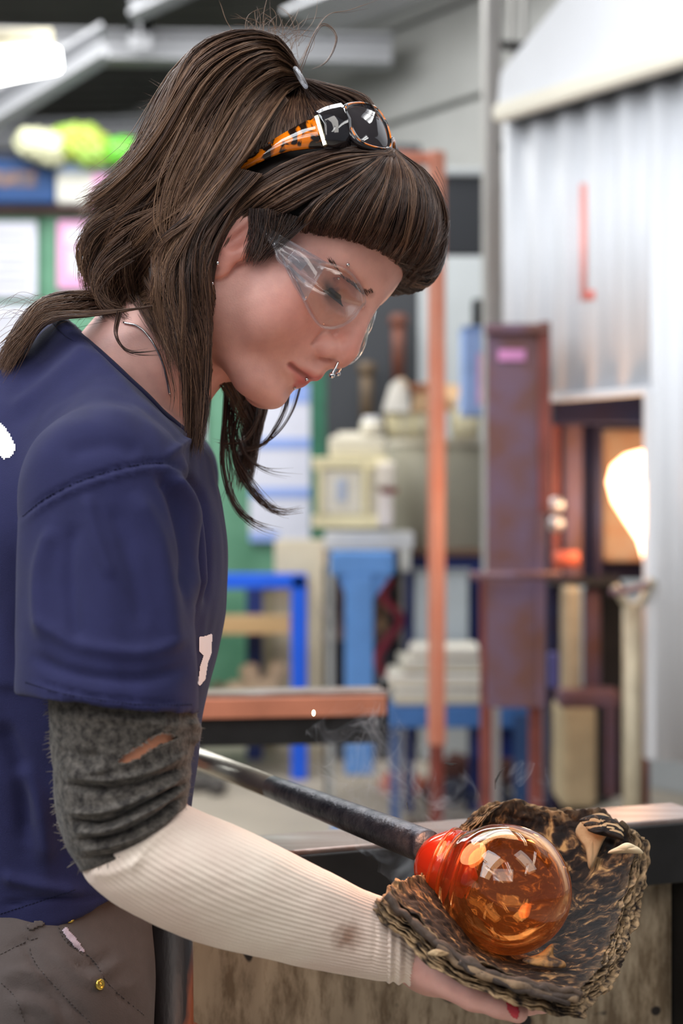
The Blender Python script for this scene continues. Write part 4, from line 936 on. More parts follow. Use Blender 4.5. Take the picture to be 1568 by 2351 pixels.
# soot mark on the sleeve
SL0 = W(240, 1130, 1.040); SL1 = W(248, 1640, 0.996)
def sleeve_far(X): return cone(X, SHL + [0, 0, .0], W(250, 1560, 1.46), .066, .066)
def shirt_fn(X):
    s = cone(X, W(300, 940, 1.215), W(165, 1250, 1.22), 0.067, 0.1085, (1, .80, 1))
    s = smin(s, cone(X, W(175, 1230, 1.22), W(120, 1640, 1.22), 0.1085, 0.108, (1, .82, 1)), .03)
    s = smin(s, cone(X, W(120, 1640, 1.22), W(118, 2150, 1.22), 0.108, 0.106, (1, .82, 1)), .03)
    s = smin(s, ell(X, tuple(W(370, 1360, 1.21)), (.040, .11, .075)), .04)
    s = smin(s, cone(X, W(200, 880, 1.22), W(30, 1080, 1.22), .052, .09), .04)                          # upper back
    s = smin(s, cone(X, W(290, 950, 1.17), SL0 + [0.0, 0.01, .000], .046, .052), .035)                 # shoulder yoke
    s = smin(s, cone(X, W(290, 950, 1.27), SHL + [0, 0, .01], .046, .056), .035)
    # near sleeve
    t = cone(X, SL0, SL1, .0560, .0585, (1, 1.12, 1)); s = smin(s, t, .014)
    s = smin(s, sleeve_far(X), .014)
    # hem planes: bottom of sleeve follows the slant in the photograph
    nrm = np.array([-.115, -.10, -1.0]); nrm /= np.linalg.norm(nrm); hp = W(250, 1625, .96)
    pl = (X[0] - hp[0]) * nrm[0] + (X[1] - hp[1]) * nrm[1] + (X[2] - hp[2]) * nrm[2]
    near = X[1] < 1.115; s = np.where(near & (X[2] < hp[2] + .03), np.maximum(s, np.where(X[1] < 1.085 + .12 * np.clip(X[2] * 0, 0, 1), pl, s)), s)
    body_ = smin(cone(X, W(175, 1230, 1.22), W(120, 1640, 1.22), 0.106, 0.106, (1, .84, 1)), cone(X, W(120, 1640, 1.22), W(118, 2150, 1.22), 0.106, 0.104, (1, .84, 1)), .03)
    s = np.minimum(s, body_)
    # bottom hem slanting down to the left hip
    nb_ = np.array([.36, 0, -1.0]); nb_ /= np.linalg.norm(nb_); hb = W(150, 2106, 1.12)
    pb_ = (X[0] - hb[0]) * nb_[0] + (X[2] - hb[2]) * nb_[2]; s = np.maximum(s, pb_)
    # hollow sleeve mouth
    s = np.maximum(s, -cone(X, W(250, 1560, 1.0), W(252, 1760, .99), .044, .056))
    # neck opening
    ha, hb2 = h2w([-.0205, 0, -.02]), h2w([-.0205, 0, -.112])
    uu = (X[0] - HO[0]) * UL[0] + (X[2] - HO[2]) * UL[2]
    s = smax(s, uu + .133, .004); s = smax(s, -cone(X, ha, hb2, .0630, .0630), .003)
    return s
lo = np.array([-.42, .90, .985]); hi = np.array([-.075, 1.56, 1.47])
Vt, Qt = sdf_mesh(shirt_fn, lo, hi, 0.0026, 3)
Nt = vnormals(Vt, Qt)
Vt = Vt + Nt * (vnoise(Vt, 9, 1, .0012) + vnoise(Vt * [1, 1, .35], 22, 2, .0007))[:, None]
FOLDS = [([(45, 1190), (110, 1140), (200, 1098), (300, 1070), (380, 1062), (428, 1082)], 7, -.0016), ([(48, 1202), (112, 1152), (205, 1110), (305, 1082), (380, 1074), (425, 1094)], 8, .0016),
    ([(380, 1080), (430, 1150), (450, 1260), (455, 1400)], 16, .0045), ([(360, 1085), (400, 1150), (425, 1260), (425, 1380)], 13, -.0035), ([(420, 1075), (465, 1150), (478, 1260), (470, 1400)], 9, -.004),
    ([(300, 1120), (360, 1230), (390, 1380), (400, 1500)], 24, .0028), ([(250, 1150), (300, 1290), (330, 1450)], 20, -.0018),
    ([(120, 1200), (90, 1330), (100, 1480)], 18, .0028), ([(170, 1190), (160, 1330), (180, 1500)], 18, -.0022), ([(80, 1420), (180, 1480), (330, 1500), (440, 1460)], 16, .0022),
    ([(60, 1500), (170, 1545), (320, 1560), (440, 1530)], 14, -.0020), ([(200, 1130), (220, 1230), (260, 1340)], 15, .0020),
    ([(70, 1560), (180, 1592), (320, 1612), (446, 1612)], 5, -.0013), ([(70, 1568), (180, 1601), (320, 1622), (446, 1622)], 6, .0010),
    ([(20, 950), (90, 900), (170, 830), (200, 790)], 20, .0025), ([(330, 1040), (240, 1020), (150, 1040)], 22, -.0018), ([(380, 1050), (420, 1020), (440, 1010)], 9, .002),
    ([(40, 1750), (90, 1850), (110, 1990)], 22, .004), ([(0, 1650), (50, 1780), (60, 1950)], 22, -.004), ([(0, 2010), (80, 2030), (200, 2050)], 14, .003), ([(0, 2080), (100, 2065), (240, 2060)], 6, -.0016)]
FOLDS = [(a_, b_, c_ * 1.6) for a_, b_, c_ in FOLDS]
Vt = folds(Vt, Nt, FOLDS); Vt = Vt + Nt * (vnoise(Vt * [1.3, 1, .6], 14, 31, .0016))[:, None]
tshirt = obj('tshirt', mesh_np('tshirt', Vt, Qt), M_navyT, person, smooth=True, label='faded navy blue cotton t-shirt')
BT = BVHTree.FromPolygons([Vector(p) for p in Vt], [tuple(q) for q in Qt.tolist()])
# ribbed collar: a band laid on the shirt round the neck opening
V_ = []; Fq = []; KC = 96
for k in range(KC):
    q = 2 * math.pi * k / KC; dr = HM @ np.array([math.cos(q), math.sin(q), 0]); base_ = h2w([-.0205, 0, -.134])
    for j, (dd, hgt) in enumerate([(.0620, -.0015), (.0622, .0012), (.0665, .0024), (.0715, .0024), (.0760, .0010), (.0765, -.0008)]):
        p = base_ + dr * dd - UL * (dd - .062) * .55; nr_ = BT.find_nearest(Vector(p)); p2 = np.array(nr_[0]); nn = np.array(nr_[1]) if j > 1 else dr * -.3 + UL * .9
        V_.append((p2 if j > 1 else p) + nn * hgt)
    for j in range(5): k2 = (k + 1) % KC; Fq.append((k * 6 + j, k * 6 + j + 1, k2 * 6 + j + 1, k2 * 6 + j))
V_ = laplace(np.array(V_, float), np.array(Fq), 2, .4)
o = obj('collar', mesh_np('collar', V_, np.array(Fq)), M_navyT, person, smooth=True, subs=1); md = o.modifiers.new('solid', 'SOLIDIFY'); md.thickness = .0015; md.offset = 0
# stitch lines and printing
def stitch(bvh, pts, parent, m, r=.0005, off=.0002, dash=0.0026, name='stitching', n=160):
    P = surf_line(bvh, pts, r, off, n); mb = MB(); acc = 0
    if len(P) < 3: return
    P = np.array(P); L = np.concatenate([[0], np.cumsum(np.linalg.norm(np.diff(P, axis=0), axis=1))])
    k = 0.0
    while k < L[-1] - dash:
        a = np.array([np.interp(k, L, P[:, i]) for i in range(3)]); b_ = np.array([np.interp(k + dash * .72, L, P[:, i]) for i in range(3)])
        if np.linalg.norm(b_ - a) < dash * 1.5: mb.tube([a, (a + b_) / 2, b_], [r * .6, r, r * .6], 5)
        k += dash
    if mb.v: mb.build(name, m, parent, smooth=True)
stitch(BT, [(58, 1566), (160, 1596), (320, 1618), (444, 1618)], tshirt, M_seam)
stitch(BT, [(52, 1186), (110, 1140), (200, 1098), (300, 1070), (380, 1062)], tshirt, M_seam)
stitch(BT, [(0, 2098), (90, 2070), (180, 2040)], tshirt, M_seam)
M_print = mat('white_shirt_print', S(236, 236, 244), 0.6, var=0.02)
decal(BT, [(-12, 960), (4, 972), (22, 996), (38, 1026), (28, 1048), (8, 1056), (-12, 1030)], 'back_print', M_print, tshirt, .0005, 4)
decal(BT, [(456, 1462), (470, 1460), (484, 1455), (486, 1458), (484, 1500), (476, 1522), (470, 1560), (458, 1574), (453, 1570), (458, 1530), (466, 1505), (456, 1494)], 'chest_print', M_print, tshirt, .0005, 1.5)

# trousers
def pants_fn(X):
    s = cone(X, W(100, 2010, 1.22), W(70, 2240, 1.22), .100, .102, (1, .84, 1))
    for hp, kn, ft in ((HIPR, KNR, FTR), (HIPL, KNL, FTL)):
        s = smin(s, cone(X, hp + [-.01, 0, 0], kn, .090, .068), .03); s = smin(s, cone(X, kn, ft + [0, 0, .02], .066, .062), .02)
    s = np.maximum(s, -(X[2] - .035)); s = np.maximum(s, X[2] - 1.06)
    return s
Vp, Qp = sdf_mesh(pants_fn, (-.42, .96, 0.0), (-.02, 1.50, 1.10), 0.004, 3); Np = vnormals(Vp, Qp)
Vp = Vp + Np * (vnoise(Vp, 7, 3, .002))[:, None]
PF = [([(60, 2150), (80, 2210), (150, 2290), (220, 2360)], 7, -.003), ([(0, 2190), (60, 2160), (95, 2150)], 6, -.0025), ([(150, 2160), (210, 2200), (250, 2260), (330, 2330)], 7, -.0025),
      ([(110, 2180), (170, 2230), (210, 2250), (300, 2190)], 12, .003), ([(0, 2240), (60, 2230), (120, 2250)], 10, .003), ([(0, 2275), (60, 2270), (120, 2290), (160, 2340)], 9, -.0025), ([(20, 2300), (90, 2310), (140, 2351)], 12, .003),
      ([(0, 2262), (30, 2290), (55, 2351)], 4, .0022), ([(160, 2215), (215, 2212), (260, 2180)], 8, -.002), ([(190, 2250), (250, 2270), (320, 2260)], 10, .002)]
Vp = folds(Vp, Np, PF)
trousers = obj('trousers', mesh_np('trousers', Vp, Qp), M_pants, person, smooth=True, label='faded taupe work trousers')
BP = BVHTree.FromPolygons([Vector(p) for p in Vp], [tuple(q) for q in Qp.tolist()])
M_pst = cloth_mat('dark_thread', S(66, 58, 56), 900)
for L_ in ([(62, 2150), (82, 2212), (152, 2292), (222, 2362)], [(0, 2192), (60, 2162), (92, 2152)], [(152, 2160), (212, 2202), (252, 2262), (332, 2332)], [(0, 2255), (34, 2290), (58, 2351)], [(130, 2118), (150, 2160), (200, 2200)]):
    stitch(BP, L_, trousers, M_pst, .00045, .0002, .003)
M_brass = mat('brass', S(206, 176, 84), 0.25, metal=0.9, var=0.1)
for (x, y) in ((158, 2108), (228, 2260)):
    h = ray(BP, x, y)
    if h[0] is None: continue
    p = np.array(h[0]); nn = np.array(h[1])
    r = MB().lathe([(-.001, .0034), (.0008, .0040), (.0018, .0036), (.0021, .0024), (.0014, .0018), (.0014, .0010), (.0022, .0008), (.0023, 0)], p, nn, 24).build('rivet', M_brass, trousers, smooth=True)
decal(BP, [(142, 2136), (152, 2130), (176, 2158), (194, 2182), (190, 2188), (172, 2176), (150, 2150)], 'fabric_label', mat('pinkish_label', S(176, 158, 168), 0.7, var=0.15, scale=300), trousers, .0010, 3, .0006, 'small pinkish sewn label')
decal(BP, [(62, 2124), (98, 2112), (102, 2124), (66, 2138)], 'belt_loop', M_pants, trousers, .0015, 4, .0015)
# shoes
for k, ft in enumerate((FTR, FTL)):
    def shoe_fn(X, ft=ft):
        s = cone(X, ft + [-.045, 0, -.022], ft + [.15, 0, -.032], .042, .036, (1, .9, 1)); s = smin(s, cone(X, ft + [-.01, 0, .0], ft + [-.01, 0, .05], .050, .046), .03); return np.maximum(s, -(X[2] - .004))
    Vs, Qs = sdf_mesh(shoe_fn, ft - [.12, .08, .075], ft + [.22, .08, .08], .004); sh = obj('shoe', mesh_np('shoe', Vs, Qs), mat('black_leather', S(34, 32, 32), 0.4), person, smooth=True)
    MB().box(ft + [.05, 0, -.052], (.27, .085, .014)).build('sole', mat('rubber_sole', S(60, 56, 52), 0.8), sh, bevel=.006)

# ---- sleeves as fine ring lofts
def ring_loft(chords, n_len, n_rnd, ratio=1.0, ripple=None):
    """chords: (xa, ya, xb, yb, depth): outline pairs in px; rings stand on them"""
    C_ = catmull([[*W(a, b, d), *W(c, e, d)] for a, b, c, e, d in chords], n_len); A = C_[:, :3]; B = C_[:, 3:]; V = np.zeros((n_len, n_rnd, 3)); NN = np.zeros_like(V)
    for i in range(n_len):
        c = (A[i] + B[i]) / 2; h = (B[i] - A[i]) / 2; r = np.linalg.norm(h); h = h / r
        v = CAMV
        th = np.linspace(0, 2 * math.pi, n_rnd, endpoint=False)
        V[i] = c + r * (np.cos(th)[:, None] * h + np.sin(th)[:, None] * v * ratio); NN[i] = (np.cos(th)[:, None] * h + np.sin(th)[:, None] * v)
    I = np.arange(n_len - 1)[:, None] * n_rnd; J = np.arange(n_rnd)[None]; J2 = (J + 1) % n_rnd
    Fq = np.stack([(I + J), (I + J2), (I + n_rnd + J2), (I + n_rnd + J)], -1).reshape(-1, 4)
    return V, NN, Fq
# charcoal upper-arm cover
ch = [(112, 1560, 440, 1580, 1.0), (113, 1625, 452, 1650, 1.0), (118, 1690, 450, 1690, 1.0), (124, 1760, 442, 1740, .998), (128, 1840, 438, 1795, .996), (146, 1920, 432, 1832, .994), (186, 1992, 420, 1880, .993)]
V, NN, Fq = ring_loft(ch, 170, 300, 0.97)
Vf = V.reshape(-1, 3); Nf = NN.reshape(-1, 3)
gf = [([(140, 1775), (230, 1790), (330, 1775), (440, 1725)], 9, .0035), ([(135, 1800), (230, 1812), (330, 1800), (440, 1752)], 8, -.004),
      ([(150, 1862), (240, 1862), (340, 1825), (436, 1775)], 8, .004), ([(160, 1885), (240, 1890), (340, 1845), (436, 1792)], 6, -.0055), ([(170, 1908), (250, 1905), (340, 1862), (432, 1805)], 7, .0045),
      ([(170, 1930), (260, 1920), (350, 1880), (428, 1822)], 6, -.005), ([(180, 1952), (270, 1938), (360, 1900), (424, 1842)], 7, .004), ([(180, 1972), (280, 1958), (370, 1915), (420, 1860)], 5, -.003),
      ([(130, 1750), (190, 1772), (250, 1765)], 10, .003), ([(130, 1720), (190, 1735), (240, 1735)], 10, -.002), ([(435, 1650), (452, 1680), (440, 1710)], 10, .003), ([(118, 1640), (250, 1650), (440, 1670)], 9, .0012)]
Vf = folds(Vf, Nf, gf); Vf = Vf + Nf * (vnoise(Vf, 60, 4, .0007) + vnoise(Vf, 26, 5, .0009))[:, None]
tear = np.array([(268, 1748), (300, 1722), (330, 1706), (352, 1690), (372, 1682), (396, 1684), (410, 1694), (396, 1703), (370, 1712), (345, 1728), (318, 1744), (290, 1752), (278, 1757)], float)
cen2 = PX(Vf[Fq].mean(1)); nearside = (NN.reshape(-1, 3)[Fq[:, 0]][:, 1] < 0)
def in_poly(P, L):
    c = np.zeros(len(P), bool)
    for i in range(len(L)):
        a, b_ = L[i], L[i - 1]; cr = (a[1] > P[:, 1]) != (b_[1] > P[:, 1]); xi = (b_[0] - a[0]) * (P[:, 1] - a[1]) / (b_[1] - a[1] + 1e-9) + a[0]; c ^= cr & (P[:, 0] < xi)
    return c
jag = cen2 + np.stack([vnoise(np.concatenate([cen2, cen2[:, :1]], 1), .08, 6, 5), vnoise(np.concatenate([cen2, cen2[:, :1]], 1), .07, 7, 4)], 1)
keep = ~(in_poly(jag, tear) & nearside)
Vin = Vf - Nf * .0016; n0 = len(Vf)
grey = obj('upper_sleeve', mesh_np('upper_sleeve', Vf, Fq[keep]), M_grey, person, smooth=True, label='torn charcoal terry sleeve cover')
md = grey.modifiers.new('solid', 'SOLIDIFY'); md.thickness = .0022; md.offset = -1
# the arm showing through the tear follows the sleeve just beneath
Va, Na, Fa = ring_loft([(a + 13, b_, c - 12, e, d) for a, b_, c, e, d in ch[:4]], 60, 80, 0.97)
obj('arm_skin', mesh_np('arm_skin', Va.reshape(-1, 3), Fa), mat('arm_skin_tone', S(214, 142, 108), 0.5, var=0.05, sss=0.15), body, smooth=True, label='bare arm showing through the torn sleeve')
# frayed threads
r_ = random.Random(9); m = MB()
tops = V[:, 0:1]
for k in range(260):
    e = r_.random()
    if e < .55:   # left seam edge
        i = r_.randrange(20, 165); j = r_.randrange(140, 162); p = Vf[i * 300 + j]; dr = np.array([-1 + r_.uniform(-.3, .8), r_.uniform(-.6, .2), r_.uniform(-.7, .3)]); L_ = r_.uniform(.0012, .0042); rad = .00028
    elif e < .75:
        i = 168; j = r_.randrange(0, 300); p = Vf[i * 300 + j]; dr = np.array([r_.uniform(-.5, .5), r_.uniform(-.4, .4), -1]); L_ = r_.uniform(.0015, .0045); rad = .0002
    else:
        i = r_.randrange(20, 165); j = r_.choice([r_.randrange(0, 25), r_.randrange(280, 300)]); p = Vf[i * 300 + j]; dr = np.array([1, r_.uniform(-.6, .2), r_.uniform(-.5, .5)]); L_ = r_.uniform(.001, .003); rad = .00016
    q1 = p + dr * L_ * .5; q2 = p + dr * L_ + [0, 0, r_.uniform(-.3, .1) * L_]; m.tube([p, q1, q2], [rad, rad * .8, rad * .3], 3, caps=False)
m.tube([W(176, 1978, .99), W(166, 1984, .985), W(154, 1992, .985)], [.0005, .0004, .0002], 5)
tp = np.array(tear); BG = BVHTree.FromPolygons([Vector(p) for p in Vf], [tuple(q) for q in Fq.tolist()])
for k in range(150):
    i = r_.randrange(len(tp)); a, b_ = tp[i - 1], tp[i]; t = r_.random(); q = a + (b_ - a) * t; inn = tp.mean(0) - q; inn /= np.linalg.norm(inn)
    h = ray(BG, *q)
    if h[0] is None: continue
    p = np.array(h[0]); q2 = q + inn * r_.uniform(3, 10) + [r_.uniform(-4, 4), r_.uniform(-3, 3)]; p2 = W(q2[0], q2[1], p[1] - .0005); m.tube([p, (p + p2) / 2 + [0, -.0008, 0], p2], [.00022, .0002, .0001], 3, caps=False)
o = m.build('frayed_threads', cloth_mat('grey_thread', S(120, 112, 104), 900), grey, smooth=True); o['kind'] = 'stuff'

# ivory ribbed sleeve from the elbow to the wrist
ch = [(204, 1972, 408, 1842, .994), (192, 2000, 432, 1852, .995), (222, 2036, 482, 1876, .997), (282, 2078, 560, 1908, 1.002), (372, 2124, 640, 1946, 1.010), (490, 2166, 712, 1984, 1.020), (610, 2196, 775, 2016, 1.030),
      (740, 2224, 835, 2045, 1.042), (850, 2244, 880, 2062, 1.052), (886, 2248, 893, 2068, 1.055)]
nl, nr = 420, 420
V, NN, Fq = ring_loft(ch, nl, nr, 0.95)
th = np.linspace(0, 2 * math.pi, nr, endpoint=False)
tt = np.linspace(0, 1, nl)[:, None]
rib = np.sin(th * 64 + .8 * np.sin(tt * 9))[None] * (.00010 + .00034 * tt)                  # vertical ribs running to the wrist
wr = vnoise(V.reshape(-1, 3), 10, 8, .0012).reshape(nl, nr) + vnoise(V.reshape(-1, 3) * [1, 1, 2.5], 26, 12, .0004).reshape(nl, nr)
V = V + NN * (rib + wr)[..., None]
Vf = V.reshape(-1, 3)
Vf = folds(Vf, NN.reshape(-1, 3), [([(300, 2010), (330, 1950), (420, 1870)], 12, .0014), ([(205, 2004), (260, 2004), (330, 1966)], 12, .0012), ([(850, 2235), (862, 2150), (862, 2062)], 7, -.0010), ([(560, 1930), (700, 2010), (850, 2090)], 18, .0008)])
ws = obj('forearm_sleeve', mesh_np('forearm_sleeve', Vf, Fq), None, person, smooth=True, label='ivory ribbed knit forearm sleeve')
Mk, nt, b = new_mat('ivory_knit'); b.inputs['Roughness'].default_value = .85; b.inputs['Sheen Weight'].default_value = .3
tc = nt.nodes.new('ShaderNodeTexCoord'); n = nt.nodes.new('ShaderNodeTexNoise'); n.inputs['Scale'].default_value = 14; n.inputs['Detail'].default_value = 5; link(nt, tc.outputs['Object'], n.inputs['Vector'])
r = nt.nodes.new('ShaderNodeValToRGB'); r.color_ramp.elements[0].color = (*S(222, 198, 184), 1); r.color_ramp.elements[1].color = (*S(238, 222, 206), 1); r.color_ramp.elements[0].position = .35; r.color_ramp.elements[1].position = .65
link(nt, n.outputs['Fac'], r.inputs[0])
# scorch mark: a soft brown stain near the cuff
st = nt.nodes.new('ShaderNodeVectorMath'); st.operation = 'DISTANCE'; stc = W(797, 2150, 1.0); off = np.array(person.location)
geo = nt.nodes.new('ShaderNodeTexCoord'); h = ray(BVHTree.FromPolygons([Vector(p) for p in Vf], [tuple(q) for q in Fq.tolist()]), 797, 2152); sp_ = np.array(h[0]) - off
mp = nt.nodes.new('ShaderNodeMapping'); mp.vector_type = 'POINT'; mp.inputs['Rotation'].default_value = (0, math.radians(-30), 0); link(nt, geo.outputs['Object'], st.inputs[0]); st.inputs[1].default_value = tuple(sp_)
n3 = nt.nodes.new('ShaderNodeTexNoise'); n3.inputs['Scale'].default_value = 120; n3.inputs['Detail'].default_value = 6; link(nt, tc.outputs['Object'], n3.inputs['Vector'])
ad = nt.nodes.new('ShaderNodeMath'); ad.operation = 'MULTIPLY_ADD'; ad.inputs[1].default_value = .016; link(nt, n3.outputs['Fac'], ad.inputs[0]); link(nt, st.outputs['Value'], ad.inputs[2])
mr = nt.nodes.new('ShaderNodeMapRange'); mr.inputs[1].default_value = .010; mr.inputs[2].default_value = .022; mr.inputs[3].default_value = .8; mr.inputs[4].default_value = 0; link(nt, ad.outputs[0], mr.inputs[0])
mx = nt.nodes.new('ShaderNodeMix'); mx.data_type = 'RGBA'; link(nt, mr.outputs[0], mx.inputs[0]); link(nt, r.outputs[0], mx.inputs[6]); mx.inputs[7].default_value = (*S(140, 98, 74), 1); link(nt, mx.outputs[2], b.inputs['Base Color'])
v = nt.nodes.new('ShaderNodeTexNoise'); v.inputs['Scale'].default_value = 1100; link(nt, tc.outputs['Object'], v.inputs['Vector']); bp = nt.nodes.new('ShaderNodeBump'); bp.inputs['Strength'].default_value = .5; bp.inputs['Distance'].default_value = .0007
link(nt, v.outputs['Fac'], bp.inputs['Height']); link(nt, bp.outputs[0], b.inputs['Normal']); ws.data.materials.append(Mk)
# gathered cuff
cc_ = [(884, 2247, 888, 2066, 1.055), (892, 2254, 898, 2062, 1.056), (902, 2250, 907, 2074, 1.057), (914, 2258, 919, 2078, 1.058), (926, 2252, 930, 2096, 1.060), (940, 2262, 942, 2104, 1.061), (954, 2256, 956, 2118, 1.062), (968, 2258, 969, 2122, 1.063), (972, 2250, 973, 2134, 1.063), (966, 2244, 968, 2140, 1.063)]
V, NN, Fq = ring_loft(cc_, 110, 300, .95); V = V + NN * (np.sin(np.linspace(0, 2 * math.pi, 300, endpoint=False) * 48)[None, :, None] * .0005) + NN * (vnoise(V.reshape(-1, 3), 45, 14, .0009).reshape(110, 300))[..., None]
obj('cuff', mesh_np('cuff', V.reshape(-1, 3), Fq), Mk, ws, smooth=True)
# necklace: fine chain on the neck
ch_px = [(285, 742), (320, 752), (350, 785), (372, 830), (382, 870), (388, 905)]
P = surf_line(BH, ch_px, .0008, .0012, 40, d0=1.16)
MB().tube(P, .0009, 8).build('necklace', M_steel, person, smooth=True)
# ================================================================== eyewear
def clear_mat(name, tint=(1, 1, 1), frost=0.03, ref=1.0):
    m, nt, b = new_mat(name); nt.nodes.remove(b); out = nt.nodes['Material Output']
    tr = nt.nodes.new('ShaderNodeBsdfTransparent'); tr.inputs[0].default_value = (*tint, 1)
    gl = nt.nodes.new('ShaderNodeBsdfGlossy'); gl.inputs['Roughness'].default_value = 0.04; gl.inputs[0].default_value = (ref, ref, ref, 1)
    df = nt.nodes.new('ShaderNodeBsdfDiffuse'); df.inputs[0].default_value = (.9, .9, .95, 1)
    fl_ = nt.nodes.new('ShaderNodeLayerWeight'); fl_.inputs[0].default_value = .5; pw = nt.nodes.new('ShaderNodeMath'); pw.operation = 'POWER'; pw.inputs[1].default_value = 3.5; link(nt, fl_.outputs['Facing'], pw.inputs[0]); fr = nt.nodes.new('ShaderNodeMath'); fr.operation = 'MULTIPLY_ADD'; fr.inputs[1].default_value = .5; fr.inputs[2].default_value = .05; link(nt, pw.outputs[0], fr.inputs[0])
    m1 = nt.nodes.new('ShaderNodeMixShader'); m2 = nt.nodes.new('ShaderNodeMixShader'); m2.inputs[0].default_value = frost
    link(nt, fr.outputs[0], m1.inputs[0]); link(nt, tr.outputs[0], m1.inputs[1]); link(nt, gl.outputs[0], m1.inputs[2])
    link(nt, m1.outputs[0], m2.inputs[1]); link(nt, df.outputs[0], m2.inputs[2]); link(nt, m2.outputs[0], out.inputs[0]); return m
M_lens = clear_mat('clear_lens', (.95, .93, .90), 0.008); M_clear = clear_mat('clear_plastic', (.93, .92, .94), 0.06)
def plate(outline, name, m, parent, thick, inner=None, rings=6, bulge=0.0, bn=None, smooth=True):
    """curved plate: rings of the closed 3-D outline shrinking to its middle"""
    L = np.array(outline); n = len(L); c = L.mean(0); V = []; Fq = []
    for r in range(rings):
        k = 1 - r / rings; 
        for p in L: V.append(c + (p - c) * k + (bn * bulge * (1 - k * k) if bn is not None else 0))
    V.append(c + (bn * bulge if bn is not None else 0))
    for r in range(rings - 1):
        for j in range(n): j2 = (j + 1) % n; Fq.append((r * n + j, r * n + j2, (r + 1) * n + j2, (r + 1) * n + j))
    T = [((rings - 1) * n + j, (rings - 1) * n + (j + 1) % n, rings * n) for j in range(n)]
    o = obj(name, mesh_np(name, np.array(V), [np.array(Fq), np.array(T)]), m, parent, smooth=smooth)
    md = o.modifiers.new('solid', 'SOLIDIFY'); md.thickness = thick; md.offset = 0; return o
def closed(P, n):
    P = np.array(P); k = len(P); Q = catmull(np.vstack([P[-2:], P, P[:3]]), (k + 4) * 12); a = 2 * 12 + 0
    t = np.linspace(2, 2 + k, n, endpoint=False); Qt = []
    Pp = np.vstack([P, P, P])
    for x in t:
        i = int(x); u = x - i; a, b_, c, d = [Pp[(i + o) % k] for o in (-1, 0, 1, 2)]
        Qt.append(.5 * (2 * b_ + (c - a) * u + (2 * a - 5 * b_ + 4 * c - d) * u * u + (3 * b_ - a - 3 * c + d) * u ** 3))
    return np.array(Qt)
# ---- clear safety glasses
sg = thing('safety_glasses', 'clear plastic safety glasses worn low over the eyes', 'glasses', h2w([.09, 0, .02]))
lens_px = [(648, 584, .064), (690, 592, .061), (745, 603, .054), (798, 622, .042), (826, 656, .027), (838, 690, .012), (828, 706, .012), (806, 735, .024), (772, 752, .036), (738, 749, .045), (716, 724, .052), (698, 690, .057), (672, 645, .062)]
def WLs(px, py, l, gap=.0035):
    h = ray(BH, px, py)
    if h[0] is not None: l = max(l, float(w2h(np.array(h[0]))[1]) + gap)
    return WL(px, py, l)
LN = [WLs(*q) for q in lens_px]; L3 = closed(LN, 72)
bn = HM @ np.array([.85, .5, 0]); bn /= np.linalg.norm(bn)
bnm = HM @ np.array([.85, -.5, 0]); bnm /= np.linalg.norm(bnm)
for nm, LL_, b_ in (('near', L3, bn), ('far', mir(L3), bnm)):
    plate(LL_, 'lens', M_lens, sg, .0018, bulge=.009, bn=b_)
    MB().tube(np.vstack([LL_, LL_[:1]]), .0011, 8, caps=False).build('lens_rim', M_clear, sg, smooth=True)
nb_px = [WL(838, 690, .012), WL(846, 700, .004), WL(838, 708, .010)]
b0 = [WL(836, 688, .012), WL(846, 684, .0), mir(WL(836, 688, .012))]; b1 = [WL(828, 706, .012), WL(845, 704, .0), mir(WL(828, 706, .012))]
V_ = np.vstack([catmull(b0, 12), catmull(b1, 12)]); Fq = [(i, i + 1, 13 + i, 12 + i) for i in range(11)]
o = obj('nose_bridge', mesh_np('nose_bridge', V_, np.array(Fq)), M_clear, sg, smooth=True); md = o.modifiers.new('solid', 'SOLIDIFY'); md.thickness = .002
for f_ in (lambda P: P, mir):
    up = catmull([f_(WLs(585, 512, .079)), f_(WLs(612, 522, .078)), f_(WLs(640, 540, .0765)), f_(WLs(700, 575, .071)), f_(WLs(748, 604, .056))], 24)
    dn = catmull([f_(WLs(596, 528, .079)), f_(WLs(628, 566, .0785)), f_(WLs(640, 598, .077)), f_(WLs(668, 624, .071)), f_(WLs(700, 690, .062))], 24)
    V_ = np.vstack([up, dn]); Fq = [(i, i + 1, 25 + i, 24 + i) for i in range(23)]
    o = obj('temple', mesh_np('temple', V_, np.array(Fq)), M_clear, sg, smooth=True); md = o.modifiers.new('solid', 'SOLIDIFY'); md.thickness = .0022
    MB().tube(up, .0011, 8).tube(dn, .0011, 8).build('temple_edge', M_clear, o, smooth=True)
    # hinge: little clear blocks catching the light
    a, b_ = f_(WLs(668, 582, .074, .006)), f_(WLs(700, 612, .068, .006)); MB().bar(a, b_, .0045, .009, up=HM @ np.array([0, 0, 1.])).build('hinge_block', M_clear, o, bevel=.0006)
    a, b_ = f_(WLs(692, 572, .073, .006)), f_(WLs(736, 604, .060, .006)); MB().bar(a, b_, .003, .0025, up=HM @ np.array([0, 0, 1.])).build('hinge_bar', M_clear, o, bevel=.0005)
    a, b_ = f_(WLs(660, 610, .0745, .006)), f_(WLs(700, 648, .064, .006)); MB().bar(a, b_, .003, .0022, up=HM @ np.array([0, 0, 1.])).build('hinge_bar', M_clear, o, bevel=.0005)
    # temple arm running back over the ear
    P = catmull([f_(WL(590, 519, .079)), f_(h2w([.006, .078, .030])), f_(h2w([-.010, .077, .027])), f_(h2w([-.028, .076, .008]))], 16)
    MB().tube(P, .0013, 8).build('temple_arm', M_clear, sg, smooth=True)

